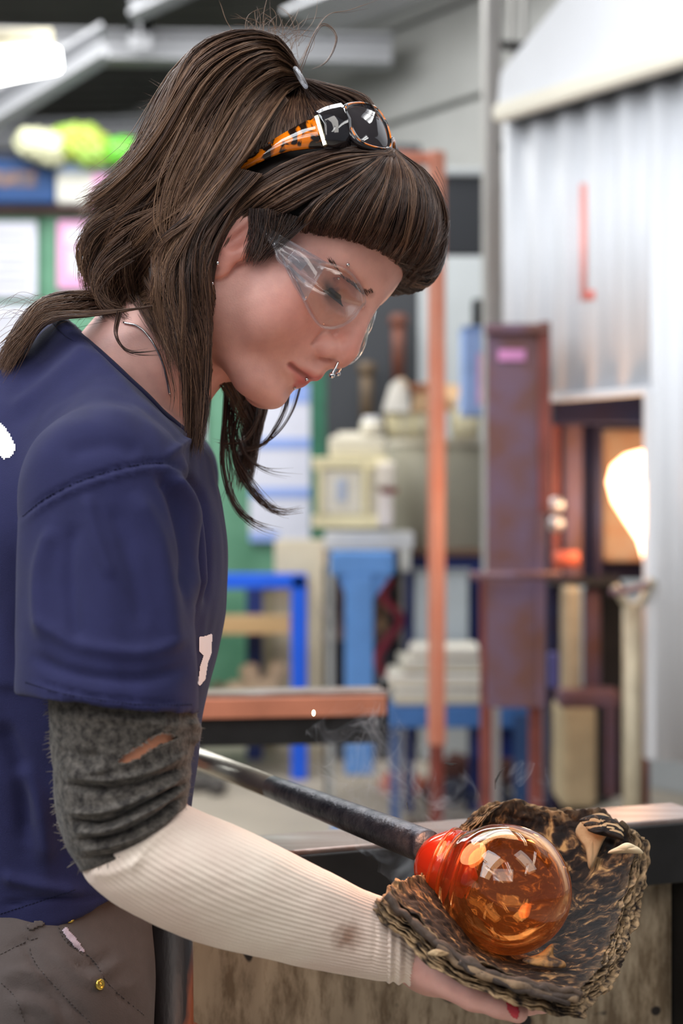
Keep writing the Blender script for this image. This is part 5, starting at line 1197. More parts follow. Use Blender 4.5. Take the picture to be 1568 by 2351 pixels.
# ================================================================== hair
Mh, nt, b = new_mat('brown_hair'); b.inputs['Roughness'].default_value = .38; b.inputs['Specular IOR Level'].default_value = .45
at = nt.nodes.new('ShaderNodeAttribute'); at.attribute_name = 'tint'; link(nt, at.outputs['Color'], b.inputs['Base Color'])
b.inputs['Sheen Weight'].default_value = .0
Mcap = mat('hair_underlayer', S(40, 28, 24), .6, var=.3, scale=60, stretch=(1, 1, .2))
BL = [((640, 165), 42, 1.22), ((565, 170), 62, 1.22), ((490, 230), 76, 1.22), ((450, 310), 78, 1.22), ((405, 410), 84, 1.22), ((350, 500), 82, 1.22), ((315, 590), 72, 1.22), ((320, 660), 50, 1.22)]
BN = [((490, 450), 85, 1.19), ((440, 560), 80, 1.17), ((425, 680), 66, 1.16), ((432, 790), 40, 1.15), ((442, 880), 26, 1.15), ((446, 960), 10, 1.15)]
def cap_fn(X):
    A = [X[0], np.abs(X[1]), X[2]]
    s = ell(A, (-0.008, 0, 0.048), (0.100, 0.0825, 0.0925))
    s = smin(s, ell(A, (0.048, 0, 0.086), (0.045, 0.069, 0.045)), .02)
    s = smax(s, .608 * X[0] - .794 * X[2] + .0085, .006)
    s = smax(s, -(ell(A, (0.004, .085, -.004), (.022, .03, .034))), .004)
    for L_ in (BL, BN):
        prev = None
        for (p, r, d) in L_:
            c = w2h(W(p[0], p[1], d)); r_m = r * d / FP
            if prev is not None:
                if L_ is BL: s = smin(s, cone([X[0], X[1] * .78, X[2]], prev[0], c, prev[1], r_m), .02)
                else: s = smin(s, cone(A if r > 60 else X, prev[0] * [1, 1, 1], c, prev[1], r_m), .02)
            prev = (c, r_m)
    return s
X = grid((-0.36, -0.13, -0.17), (0.12, 0.13, 0.22), .0032)
Vc, Qc = surface_nets(cap_fn(X).astype(np.float32), (-0.36, -0.13, -0.17), .0032); del X
Qc = Qc[:, ::-1].copy(); Vc = laplace(Vc, Qc, 4, .5); Vc = h2w(Vc)
# sink the under-layer a little so that only strands show
Nc = vnormals(Vc.astype(np.float32), Qc); Vcs = Vc - Nc * .007
hair = obj('hair', mesh_np('hair', Vcs, Qc), Mcap, person, smooth=True, label='long layered brown hair, half tied up, with a dark blunt fringe')
BC = BVHTree.FromPolygons([Vector(p) for p in Vc], [tuple(q) for q in Qc.tolist()])

class Strands:
    def __init__(s): s.P = []; s.R = []; s.C = []
    def add(s, P, r, c): s.P.append(P); s.R.append(r); s.C.append(c)
    def build(s, name, parent, lab=None):
        V = []; Fq = []; CC = []; base = 0
        for P, r, c in zip(s.P, s.R, s.C):
            k = len(P); T = np.gradient(P, axis=0); T /= np.linalg.norm(T, axis=1)[:, None] + 1e-12
            A = np.cross(T, [0.13, -.95, .2]); A /= np.linalg.norm(A, axis=1)[:, None] + 1e-9; B = np.cross(T, A)
            for j in range(3):
                q = 2 * math.pi * j / 3 + .5; V.append(P + (A * math.cos(q) + B * math.sin(q)) * r[:, None])
            I = np.arange(k - 1)
            for j in range(3):
                j2 = (j + 1) % 3; Fq.append(np.stack([base + j * k + I, base + j2 * k + I, base + j2 * k + I + 1, base + j * k + I + 1], 1))
            CC.append(np.tile(c, (3, 1)) if c.ndim == 2 else np.tile(c, (3 * k, 1))); base += 3 * k
        me = mesh_np(name, np.concatenate(V), np.concatenate(Fq)); ca = me.color_attributes.new('tint', 'FLOAT_COLOR', 'POINT')
        Cc = np.concatenate(CC); ca.data.foreach_set('color', np.concatenate([Cc, np.ones((len(Cc), 1))], 1).astype(np.float32).ravel())
        o = obj(name, me, Mh, parent, smooth=True); o['kind'] = 'stuff'
        if lab: o['label'] = lab
        return o
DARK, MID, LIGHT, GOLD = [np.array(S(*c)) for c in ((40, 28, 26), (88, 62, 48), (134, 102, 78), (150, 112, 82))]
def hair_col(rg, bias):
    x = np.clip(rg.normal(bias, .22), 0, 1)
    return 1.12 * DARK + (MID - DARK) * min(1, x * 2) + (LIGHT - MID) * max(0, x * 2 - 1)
def family(st, guides, n, clumps, seed, bias=.5, rad=.00027, k=15, h0=.0005, h1=.007, wob=4, d0=1.2, on=True, mirror=False, tipsplay=0, trim=(0.0, .15), keep=.8, ctrim=.06, ev=0.0, cwid=.9, cvar=.16, lf=.3):
    """guides: px polylines side by side; strands fill the sheet between them in clumps"""
    rg = np.random.default_rng(seed); G = [catmull(np.array([(g[0], g[1], g[2] if len(g) > 2 else d0) for g in gg], float), k) for gg in guides]
    G = np.array(G); m = len(G) - 1
    cw = (np.arange(clumps) + rg.random(clumps)) / clumps; chh = rg.random(clumps) ** 1.3; cb = rg.normal(0, cvar, clumps); ph = rg.random((clumps, 4)) * 6.28; csh = rg.normal(0, 1, (clumps, 2)); ctr = rg.random(clumps) ** 1.5 * ctrim
    t = np.linspace(0, 1, k)
    for i in range(n):
        c = rg.integers(clumps); loose = rg.random() < lf; w = (cw[c] + rg.normal(0, cwid / clumps)) * 1.06 - .03; w = rg.random() if loose else w; wt = (w + 0 * t) if loose else cw[c] + (w - cw[c]) * (1 - keep * t)
        wt = wt + .35 / clumps * np.sin(t * 5 + ph[c, 0]) * t; wt = np.clip(wt, 0, .9999) * m; j = wt.astype(int); u = (wt - j)[:, None]
        P2 = G[j, np.arange(k)] * (1 - u) + G[j + 1, np.arange(k)] * u
        e0 = rg.uniform(0, trim[0] + 1e-6); e1 = 1 - rg.random() ** 2 * trim[1] - ctr[c]
        tt = np.linspace(e0, e1, k); P2 = np.stack([np.interp(tt, t, P2[:, a]) for a in range(3)], 1)
        P2[:, 0] += wob * np.sin(t * 6 + ph[c, 1]) * t + rg.normal(0, .8) + tipsplay * rg.normal() * t ** 2 + 1.6 * np.sin(t * 9 + rg.random() * 6)
        P2[:, 1] += wob * np.cos(t * 5 + ph[c, 2]) * t + rg.normal(0, .8) + tipsplay * rg.normal() * t ** 2
        hgt = h0 + (h1 - h0) * (chh[c] * .7 + rg.random() * .3)
        D = P2[:, 2] - rg.normal(0, .006); hd = np.full(k, np.nan); Nn = np.zeros((k, 3)); pos = np.zeros((k, 3))
        if on:
            for a in range(k):
                h = ray(BC, P2[a, 0], P2[a, 1])
                if h[0] is not None: hd[a] = h[0][1]
            if np.isfinite(hd).any():
                ok = np.isfinite(hd); 
                D2 = np.where(ok, hd, np.nan); idx_ = np.arange(k); D2 = np.interp(idx_, idx_[ok], D2[ok])
                near_ = np.min(np.abs(idx_[:, None] - idx_[ok][None]), axis=1); wgt = np.exp(-near_ * .12)
                D = D2 * wgt + D * (1 - wgt) - hgt * (1 + 1.0 * t * (1 - t) * 2)
                D = np.convolve(np.pad(D, 1, mode='edge'), [.25, .5, .25], 'valid')
        P = np.stack([(P2[:, 0] - CX) * D / FP, D, CZ - (P2[:, 1] - CY) * D / FP], 1)
        if ev: P = P + [0, 0, ev]
        r = rad * rg.uniform(.7, 1.35) * np.clip(np.minimum(1.0, (1 - t) * 3 + .25), 0, 1)
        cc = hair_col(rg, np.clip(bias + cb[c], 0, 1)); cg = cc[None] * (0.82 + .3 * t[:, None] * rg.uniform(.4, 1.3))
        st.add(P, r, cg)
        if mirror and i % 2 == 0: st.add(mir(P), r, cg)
st = Strands()
# tied-back crown hair behind the sunglasses
family(st, [[(880, 300), (850, 232), (800, 205), (745, 190), (692, 178)], [(760, 262), (740, 240), (715, 215), (690, 185)], [(640, 320), (650, 270), (665, 225), (684, 188)], [(545, 400), (580, 310), (630, 235), (680, 186)]], 1500, 40, 21, .42, mirror=True, h1=.004, keep=.3, wob=2)
# the loose tail falling from the knot: outer sheet, then inner sheets
family(st, [[(690, 165), (640, 92), (545, 78), (440, 120), (370, 230), (318, 345), (235, 430), (196, 468)], [(690, 172), (630, 120), (540, 130), (450, 220), (390, 340), (320, 450), (250, 530), (205, 600)],
            [(692, 180), (640, 165), (570, 215), (500, 310), (430, 420), (370, 520), (310, 610), (262, 690)], [(694, 190), (655, 215), (610, 275), (560, 350), (495, 440), (440, 530), (390, 620), (340, 700)]], 3600, 60, 22, .74, h1=.017, wob=13, tipsplay=12, keep=.8, ctrim=.16)
family(st, [[(560, 150), (470, 230), (400, 340), (330, 440), (240, 520), (196, 600), (215, 680), (275, 712)], [(620, 190), (540, 290), (460, 400), (390, 500), (320, 590), (290, 660), (330, 730), (380, 790)],
            [(660, 230), (590, 330), (510, 430), (440, 530), (400, 620), (400, 700), (415, 800), (432, 900)]], 2600, 46, 23, .60, h1=.014, wob=14, tipsplay=10, keep=.88, ctrim=.12)
# long locks from behind the ear down to the collar
family(st, [[(350, 420), (320, 540), (330, 640), (385, 720), (412, 800), (432, 900), (440, 1010)], [(440, 420), (410, 540), (410, 640), (420, 720), (440, 800), (448, 900), (446, 1030)],
            [(540, 420), (490, 500), (478, 600), (490, 690), (502, 770), (476, 870), (452, 1040)]], 2600, 34, 24, .46, h1=.012, wob=12, tipsplay=5, keep=.9, d0=1.135, mirror=True)
# side hair swept from under the sunglasses back over the ear
family(st, [[(900, 346), (780, 338), (660, 372), (560, 440), (500, 520), (470, 610), (455, 720)], [(900, 352), (790, 372), (680, 420), (590, 470), (525, 515), (490, 580), (478, 700)],
            [(905, 360), (810, 405), (720, 450), (640, 492), (560, 506), (508, 540), (486, 640)]], 2600, 44, 25, .40, h1=.007, wob=6, keep=.65, mirror=True)
# fringe
family(st, [[(893, 342), (810, 392), (735, 450), (690, 500), (682, 546)], [(898, 342), (862, 400), (812, 470), (776, 530), (755, 574)], [(903, 343), (915, 400), (892, 480), (866, 550), (832, 602)],
            [(906, 344), (958, 395), (975, 470), (950, 560), (895, 640)], [(908, 344), (985, 405), (1022, 490), (1016, 570), (950, 655)]], 3600, 64, 26, .27, h1=.008, wob=6, keep=.75, mirror=True, trim=(0, .18), ctrim=.17, d0=1.20)
family(st, [[(907, 345), (985, 402), (1026, 490), (1022, 570), (985, 640)], [(907, 345), (975, 400), (1010, 480), (1000, 570), (905, 672)]], 700, 16, 27, .25, h1=.003, wob=3, keep=.4, d0=1.215, trim=(0, .12))
# sideburn before the ear
family(st, [[(572, 478), (572, 520), (566, 562), (560, 598)], [(620, 480), (616, 525), (600, 568), (580, 610)], [(715, 505), (680, 535), (645, 565), (612, 590)]], 620, 30, 28, .05, on=False, d0=1.142, wob=3, keep=.1, trim=(0, .7), tipsplay=5, rad=.00018, mirror=True, lf=.8)
# separate curling locks lying over the sheets
family(st, [[(690, 165), (640, 88), (545, 78), (440, 125), (368, 240), (312, 355), (230, 440), (186, 462)], [(692, 175), (635, 130), (560, 170), (490, 270), (430, 380), (350, 470), (270, 560), (215, 640)],
            [(694, 188), (655, 210), (605, 280), (560, 360), (490, 450), (440, 540), (400, 640), (370, 730)]], 2300, 42, 41, .78, h0=.007, h1=.020, wob=17, keep=.92, cwid=.34, cvar=.24, lf=0, ctrim=.35, tipsplay=5)
family(st, [[(420, 330), (330, 440), (230, 500), (192, 560), (205, 640), (260, 715)], [(520, 380), (440, 480), (360, 540), (330, 620), (350, 700), (400, 790)], [(600, 400), (540, 470), (480, 560), (460, 650), (476, 750), (470, 860)]], 1700, 34, 42, .66, h0=.006, h1=.018, wob=20, keep=.92, cwid=.34, cvar=.26, lf=0, ctrim=.3, tipsplay=6, mirror=True)
family(st, [[(890, 350), (770, 352), (660, 395), (570, 455), (510, 540), (480, 640)], [(890, 356), (800, 385), (700, 430), (620, 480), (560, 505), (520, 520)]], 700, 18, 43, .62, h0=.004, h1=.009, wob=7, keep=.85, cwid=.3, cvar=.2, lf=0, ctrim=.25)
family(st, [[(900, 345), (820, 400), (740, 460), (700, 545)], [(904, 345), (905, 410), (880, 500), (850, 600)], [(908, 345), (985, 410), (1018, 500), (1005, 600), (940, 660)]], 900, 26, 44, .45, h0=.003, h1=.008, wob=8, keep=.8, cwid=.35, cvar=.2, lf=0, ctrim=.2, d0=1.2, mirror=True)
# nape tail lying back over the shoulder
family(st, [[(380, 640), (300, 680), (200, 672), (105, 690), (40, 760), (-8, 850)], [(380, 700), (290, 712), (200, 722), (110, 730), (60, 790), (10, 870)]], 900, 16, 29, .72, h1=.007, d0=1.16, on=True, wob=9, tipsplay=7, keep=.7)
st.build('hair_strands', hair)
# free wisps
wi = Strands(); rg = np.random.default_rng(5)
def wisp(pts, n, spread=6, d=1.25, r=.00024, bias=.35, tip=10):
    G = catmull(np.array([(*p[:2], p[2] if len(p) > 2 else d) for p in pts], float), 22); t = np.linspace(0, 1, 22)
    for i in range(n):
        o = rg.normal(0, spread, 2); P2 = G.copy(); P2[:, 0] += o[0] * (1 - .6 * t) + rg.normal() * tip * t ** 3; P2[:, 1] += o[1] * (1 - .6 * t) + rg.normal() * tip * t ** 3; e1 = 1 - rg.random() * .25
        P2 = np.stack([np.interp(t * e1, t, P2[:, a]) for a in range(3)], 1); D = P2[:, 2] + rg.normal(0, .002)
        P = np.stack([(P2[:, 0] - CX) * D / FP, D, CZ - (P2[:, 1] - CY) * D / FP], 1)
        c = hair_col(rg, bias); wi.add(P, r * rg.uniform(.7, 1.2) * np.clip((1 - t) * 4 + .2, 0, 1), np.tile(c, (22, 1)))
wisp([(525, 850), (518, 960), (512, 1060), (535, 1150), (580, 1200), (640, 1222)], 45, 6)
wisp([(545, 860), (530, 970), (545, 1070), (590, 1140), (640, 1176), (700, 1170)], 40, 6)
wisp([(600, 900), (590, 960), (560, 1010), (520, 1018), (500, 1014)], 22, 5)
wisp([(575, 900), (545, 960), (540, 1040), (580, 1110), (620, 1170)], 18, 4)
wisp([(690, 880), (672, 940), (640, 990), (600, 1020), (560, 1032)], 10, 3, tip=4)
wisp([(660, 900), (650, 950), (610, 1015), (565, 1035), (540, 1030)], 20, 4)
wisp([(535, 880), (535, 960), (560, 1040), (610, 1078), (690, 1088)], 14, 4)
wisp([(520, 900), (516, 980), (530, 1080), (528, 1120), (510, 1190)], 10, 4)
wisp([(470, 780), (468, 880), (462, 960), (455, 1050)], 70, 9, d=1.13, tip=5)
wisp([(455, 850), (475, 920), (465, 990), (452, 1060)], 30, 4, d=1.13, tip=5, bias=.25)
wisp([(370, 330), (310, 395), (245, 440), (182, 470)], 90, 16, d=1.165, tip=8, bias=.7)
wisp([(340, 420), (290, 470), (235, 500), (195, 540), (188, 590)], 70, 16, d=1.16, tip=8, bias=.6)
wisp([(300, 560), (250, 600), (222, 650), (245, 700), (300, 722)], 60, 14, d=1.15, tip=9, bias=.5)
wisp([(460, 300), (400, 420), (380, 520), (400, 600), (370, 690)], 60, 22, d=1.13, tip=14, bias=.75)
wisp([(150, 690), (90, 705), (50, 755), (10, 790), (-10, 830)], 30, 10, d=1.15, tip=12, bias=.75)
wisp([(275, 715), (268, 770), (300, 808), (372, 806)], 12, 3, d=1.14)
wisp([(330, 700), (372, 800), (400, 900), (395, 960)], 6, 6, d=1.14)
wisp([(690, 165), (735, 60), (774, 82), (752, 140), (705, 165)], 5, 2, d=1.2, tip=3, bias=.8)
wisp([(680, 150), (740, 40), (800, 20), (880, -10)], 2, 3, d=1.2, bias=.8)
for i in range(90):
    x0 = rg.uniform(560, 690); y0 = rg.uniform(80, 150); a = rg.uniform(-2.6, -.5); L_ = rg.uniform(50, 130); bnd = rg.uniform(-1.2, 1.2)
    wisp([(x0, y0), (x0 + L_ * .5 * math.cos(a), y0 + L_ * .5 * math.sin(a)), (x0 + L_ * math.cos(a + bnd * .5), y0 + L_ * math.sin(a + bnd * .5) + 10)], 1, 3, d=1.21, r=.0002, bias=.85)
for i in range(60):
    q = rg.random(); x0 = 400 - 150 * q; y0 = 180 + 260 * q; a = math.pi + rg.uniform(-.9, .6)
    wisp([(x0 + 30, y0), (x0, y0 + 12), (x0 + 60 * math.cos(a), y0 - 50 * math.sin(a) + 20)], 1, 6, d=1.2, r=.00012, bias=.75)
for i in range(50):
    x0 = rg.uniform(60, 260); y0 = rg.uniform(680, 740); wisp([(x0, y0), (x0 - 50, y0 + rg.uniform(-25, 20)), (x0 - 100, y0 + rg.uniform(0, 70))], 1, 4, d=1.16, r=.00013, bias=.7)
for i in range(26):
    y0 = rg.uniform(430, 600); wisp([(1000, y0 - 60), (1018, y0 - 20), (1022 + rg.uniform(0, 12), y0 + 30)], 1, 4, d=1.2, r=.00012, bias=.5)
wi.build('loose_wisps', hair)
# clear elastic and clip where the tail is tied
Mel = clear_mat('clear_elastic', (.9, .92, .95), .25)
c = W(690, 178, 1.17)
MB().tube([c + np.array([.5, 0, -.8]) * .0085 * math.cos(q) + CAMV * .0085 * math.sin(q) for q in np.linspace(0, 6.28, 20)], .0014, 8).build('hair_elastic', Mel, person, smooth=True)
# ---- tortoiseshell sunglasses pushed up on the hair
Mt, nt, b = new_mat('tortoiseshell'); b.inputs['Roughness'].default_value = .08; b.inputs['Coat Weight'].default_value = .6
tc = nt.nodes.new('ShaderNodeTexCoord'); n = nt.nodes.new('ShaderNodeTexNoise'); n.inputs['Scale'].default_value = 85; n.inputs['Detail'].default_value = 2; n.inputs['Distortion'].default_value = .8
link(nt, tc.outputs['Object'], n.inputs['Vector']); r = nt.nodes.new('ShaderNodeValToRGB'); e = r.color_ramp.elements
e[0].position = .46; e[0].color = (.012, .006, .004, 1); e[1].position = .54; e[1].color = (*S(226, 118, 14), 1); link(nt, n.outputs['Fac'], r.inputs[0]); link(nt, r.outputs[0], b.inputs['Base Color'])
M_gloss = mat('gloss_black_plastic', (.012, .010, .012), .06, var=.1, spec=.8)
M_shade, nt, b = new_mat('smoked_lens'); b.inputs['Base Color'].default_value = (.03, .026, .03, 1); b.inputs['Roughness'].default_value = .03; b.inputs['Specular IOR Level'].default_value = .9
M_sil = mat('silver_trim', S(226, 214, 176), .15, metal=1.0, var=.03)
def WLc(px, py, l, gap=.0025):
    h = ray(BC, px, py)
    if h[0] is not None: l = max(l, float(w2h(np.array(h[0]))[1]) + gap)
    return WL(px, py, l)
su = thing('sunglasses', 'tortoiseshell and black wraparound sunglasses pushed up on top of the hair', 'sunglasses', h2w([.01, 0, .145]))
rim_px = [(790, 250, .060), (822, 241, .046), (858, 252, .032), (882, 285, .018), (893, 325, .010), (888, 345, .012), (862, 344, .024), (832, 334, .040), (812, 318, .052), (796, 285, .060)]
RP = np.array([WLc(*q) for q in rim_px]); rc_ = RP.mean(0); U_, S_, Vt_ = np.linalg.svd(RP - rc_); pn_ = Vt_[2]; pn_ = pn_ * np.sign(pn_ @ (HM @ np.array([.3, .6, .7])))
rc_ = rc_ + pn_ * .002
def onplane(px, py):
    r = W(px, py, 1.0) - np.array([0, 0, CZ]); e = np.array([0, 0, CZ]); t = ((rc_ - e) @ pn_) / (r @ pn_); return e + r * t
R3 = closed([onplane(q[0], q[1]) for q in rim_px], 64)
bs = pn_; bsm = h2w(w2h(HO + pn_) * [1, -1, 1]) - HO
for f_, b_ in ((lambda P: P, bs), (mir, bsm)):
    RR = f_(R3); plate(RR, 'smoked_lens', M_shade, su, .002, bulge=.004, bn=b_)
    MB().tube(np.vstack([RR, RR[:1]]), .0026, 10, caps=False).build('frame_rim', M_gloss, su, smooth=True)
    MB().tube(np.vstack([RR, RR[:1]]) + b_ * .0024, .0008, 6, caps=False).build('rim_edge', Mt, su, smooth=True)
    # wrap-round end piece
    up = catmull([f_(WLc(*q)) for q in ((722, 266, .082), (750, 252, .076), (788, 243, .064), (822, 238, .048))], 16)
    dn = catmull([f_(WLc(*q)) for q in ((742, 337, .082), (772, 340, .077), (806, 336, .064), (846, 344, .038))], 16)
    md_ = (up + dn) / 2 + b_ * .006; V_ = np.vstack([up, (up * .6 + md_ * .4) + b_ * .001, md_, (dn * .6 + md_ * .4) + b_ * .001, dn]); Fq = [(r_ * 16 + i, r_ * 16 + i + 1, (r_ + 1) * 16 + i + 1, (r_ + 1) * 16 + i) for r_ in range(4) for i in range(15)]
    V_[:, :] += 0
    # cut away where the lens sits: keep only the outer two thirds
    Fq = [q for q in Fq if (q[0] % 16) < 9]
    o = obj('end_piece', mesh_np('end_piece', V_, np.array(Fq)), M_gloss, su, smooth=True); md = o.modifiers.new('solid', 'SOLIDIFY'); md.thickness = .003
    a, b2 = f_(WLc(727, 266, .084, .004)), f_(WLc(748, 336, .084, .004)); MB().bar(a, b2, .0035, .003, up=HM @ np.array([0, 1., 0])).build('hinge_trim', M_sil, su, bevel=.0006)
    up = catmull([f_(WLc(*q)) for q in ((724, 268, .082), (690, 284, .083), (640, 312, .083), (590, 345, .083), (545, 375, .082), (512, 400, .080))], 30)
    dn = catmull([f_(WLc(*q)) for q in ((744, 337, .082), (700, 341, .083), (650, 350, .083), (600, 370, .083), (555, 393, .082), (518, 412, .080))], 30)
    V_ = np.vstack([up, (up + dn) / 2 + LL * (.0015 if f_ is not mir else -.0015), dn]); Fq = [(r_ * 30 + i, r_ * 30 + i + 1, (r_ + 1) * 30 + i + 1, (r_ + 1) * 30 + i) for r_ in range(2) for i in range(29)]
    o = obj('temple', mesh_np('temple', V_, np.array(Fq)), Mt, su, smooth=True); md = o.modifiers.new('solid', 'SOLIDIFY'); md.thickness = .0028
br = catmull([WL(893, 325, .010), WL(899, 322, .0), mir(WL(893, 325, .010))], 8); MB().tube(br, .0028, 10).build('bridge', Mt, su, smooth=True)
# ================================================================== pipe, glass and paper
M_steelpipe, nt, b = new_mat('blowpipe_steel'); b.inputs['Metallic'].default_value = .85; b.inputs['Roughness'].default_value = .32
tc = nt.nodes.new('ShaderNodeTexCoord'); n = nt.nodes.new('ShaderNodeTexNoise'); n.inputs['Scale'].default_value = 40; n.inputs['Detail'].default_value = 6; link(nt, tc.outputs['Object'], n.inputs['Vector'])
r = nt.nodes.new('ShaderNodeValToRGB'); r.color_ramp.elements[0].color = (*S(150, 144, 132), 1); r.color_ramp.elements[1].color = (*S(196, 190, 176), 1); link(nt, n.outputs['Fac'], r.inputs[0]); link(nt, r.outputs[0], b.inputs['Base Color'])
M_pipehead = mat('scorched_pipe_head', S(52, 58, 76), .38, metal=.7, var=.5, scale=60, bump=.4, bscale=300, col2=S(92, 92, 98))
pA = W(985, 1946, 1.135); pB = W(450, 1740, 1.50); pd = (pB - pA) / np.linalg.norm(pB - pA)
pipe = thing('blowpipe', 'long steel blowpipe slanting down to the hot glass, dark and scorched at its end', 'pipe', pA)
MB().tube([pA + pd * t for t in (.22, .5, .9, 1.30)], [.0098] * 4, 28).build('tube', M_steelpipe, pipe, smooth=True)
MB().tube([pA + pd * t for t in (.0, .004, .05, .10, .16, .23, .26)], [.0118, .0126, .0124, .0119, .0112, .0102, .0097], 28).build('head', M_pipehead, pipe, smooth=True)
MB().tube([pA + pd * t for t in (1.30, 1.305, 1.34)], [.0098, .0065, .006], 20).build('mouthpiece', M_steelpipe, pipe, smooth=True)

# ---- hot glass bubble
gA = W(968, 1970, 1.140); gB = W(1304, 2092, 1.085); gx = (gB - gA) / np.linalg.norm(gB - gA); GL = np.linalg.norm(gB - gA); u_ = GL / 352.0
outer = [(-4, 26), (2, 40), (14, 56), (32, 70), (52, 82), (64, 86), (72, 86), (80, 84), (90, 88), (108, 101), (135, 119), (170, 132), (205, 137), (240, 134), (272, 123), (300, 104), (322, 80), (338, 52), (347, 26), (350, 6)]
def glass_lathe(prof, name, m, parent, n=96, sub=6):
    P = catmull(np.array(prof, float), len(prof) * sub); P[:, 1] = np.maximum(P[:, 1], .6)
    return MB().lathe([(a * u_, b_ * u_) for a, b_ in P], gA, gx, n).build(name, m, parent, smooth=True)
Mgl, nt, b = new_mat('amber_hot_glass'); b.inputs['Base Color'].default_value = (.97, .56, .27, 1); b.inputs['Transmission Weight'].default_value = 1; b.inputs['Roughness'].default_value = .02; b.inputs['IOR'].default_value = 1.45
b.inputs['Emission Color'].default_value = (1, .20, .03, 1); b.inputs['Emission Strength'].default_value = .03
glass = thing('hot_glass_bubble', 'transparent amber bubble of hot glass on the pipe end, cradled in folded paper', 'glass', gA)
glass_lathe(outer, 'bubble', Mgl, glass)
Mgi, nt, b = new_mat('inner_glass'); b.inputs['Base Color'].default_value = (1, .72, .42, 1); b.inputs['Transmission Weight'].default_value = 1; b.inputs['Roughness'].default_value = .0; b.inputs['IOR'].default_value = 1.0 / 1.45 * 1.0
b.inputs['Emission Color'].default_value = (1, .16, .02, 1); b.inputs['Emission Strength'].default_value = .01
inner = [(96, 3), (104, 40), (116, 74), (136, 98), (168, 115), (205, 121), (240, 119), (270, 108), (296, 89), (316, 64), (330, 36), (336, 6)]
glass_lathe(inner, 'air_space', Mgi, glass)
Mco, nt, b = new_mat('red_hot_core'); b.inputs['Base Color'].default_value = (*S(156, 42, 32), 1); b.inputs['Roughness'].default_value = .18
b.inputs['Emission Color'].default_value = (1, .10, .025, 1); b.inputs['Emission Strength'].default_value = .05
core = [(4, 4), (6, 34), (16, 50), (34, 64), (54, 75), (68, 78), (80, 74), (88, 60), (93, 34), (95, 5)]
glass_lathe(core, 'red_core', Mco, glass, 64, 4)
# folded red drop of the mark left at the pipe mouth
MB().tube([gA + gx * u_ * k for k in (90, 104, 120, 132, 140)], [.009, .0105, .0085, .0045, .001], 20).build('red_core_tip', Mco, glass, smooth=True)
for k, r in ((60, 86.5), (84, 86)):
    c = gA + gx * u_ * k; n1 = np.cross(gx, [0, 0, 1.]); n1 /= np.linalg.norm(n1); n2 = np.cross(n1, gx)
    m = MB(); m.tube([c + (n1 * math.cos(q) + n2 * math.sin(q)) * r * u_ for q in np.linspace(0, 2 * math.pi, 64)], .0011, 8, caps=False); m.build('ridge', Mgl, glass, smooth=True)
gl = bpy.data.lights.new('glass_glow', 'POINT'); gl.energy = .55; gl.color = (1, .42, .18); gl.shadow_soft_size = .03
go = bpy.data.objects.new('glass_glow', gl); COL.objects.link(go); go.location = tuple(W(960, 1820, 1.10))

# ---- pad of wet folded newspaper
rows = [  # near edge -> far edge, each from the wrist side to the finger side; (px, py, depth)
 [(884, 2050, 1.035), (985, 2146, 1.015), (1085, 2212, 1.005), (1200, 2256, 1.005), (1335, 2288, 1.012)],
 [(915, 2030, 1.065), (1012, 2126, 1.050), (1105, 2204, 1.045), (1215, 2240, 1.042), (1362, 2252, 1.045)],
 [(965, 2010, 1.110), (1045, 2085, 1.115), (1130, 2170, 1.120), (1250, 2200, 1.115), (1408, 2180, 1.100)],
 [(1010, 2010, 1.165), (1085, 2040, 1.190), (1180, 2060, 1.200), (1310, 2070, 1.190), (1440, 2070, 1.165)],
 [(1060, 1950, 1.200), (1120, 1930, 1.225), (1225, 1950, 1.235), (1350, 1960, 1.225), (1468, 1975, 1.200)],
 [(1105, 1880, 1.215), (1168, 1846, 1.235), (1270, 1858, 1.245), (1370, 1868, 1.240), (1452, 1902, 1.215)]]
CPn = np.array([[W(*p) for p in r_] for r_ in rows])
NU, NV = 150, 110
tmp = np.array([catmull(CPn[i], NU) for i in range(len(rows))]); SURF = np.stack([catmull(tmp[:, j], NV) for j in range(NU)], 1)     # (NV, NU, 3)
du = np.gradient(SURF, axis=1); dv = np.gradient(SURF, axis=0); NS = np.cross(du, dv); NS /= np.linalg.norm(NS, axis=2)[..., None]
if NS[NV // 2, NU // 2] @ (np.array([0, 0, CZ]) - SURF[NV // 2, NU // 2]) < 0: NS = -NS          # towards us / the glass
Mnp, nt, b = new_mat('charred_wet_newspaper'); b.inputs['Roughness'].default_value = .75; b.inputs['Specular IOR Level'].default_value = .25
tc = nt.nodes.new('ShaderNodeTexCoord'); mp = nt.nodes.new('ShaderNodeMapping'); mp.inputs['Scale'].default_value = (1, 1.3, .55); mp.inputs['Rotation'].default_value = (0, .5, .3); link(nt, tc.outputs['Object'], mp.inputs[0])
n = nt.nodes.new('ShaderNodeTexNoise'); n.inputs['Scale'].default_value = 62; n.inputs['Detail'].default_value = 7; n.inputs['Distortion'].default_value = 1.6; n.inputs['Roughness'].default_value = .62; link(nt, mp.outputs[0], n.inputs['Vector'])
r = nt.nodes.new('ShaderNodeValToRGB'); e = r.color_ramp.elements; e[0].position = .42; e[0].color = (*S(20, 16, 17), 1); e[1].position = .70; e[1].color = (*S(186, 150, 100), 1)
k = e.new(.53); k.color = (*S(44, 34, 28), 1); k = e.new(.60); k.color = (*S(104, 78, 54), 1)
link(nt, n.outputs['Fac'], r.inputs[0])
ea = nt.nodes.new('ShaderNodeAttribute'); ea.attribute_name = 'edge'
n4 = nt.nodes.new('ShaderNodeTexNoise'); n4.inputs['Scale'].default_value = 160; n4.inputs['Detail'].default_value = 6; link(nt, mp.outputs[0], n4.inputs['Vector'])
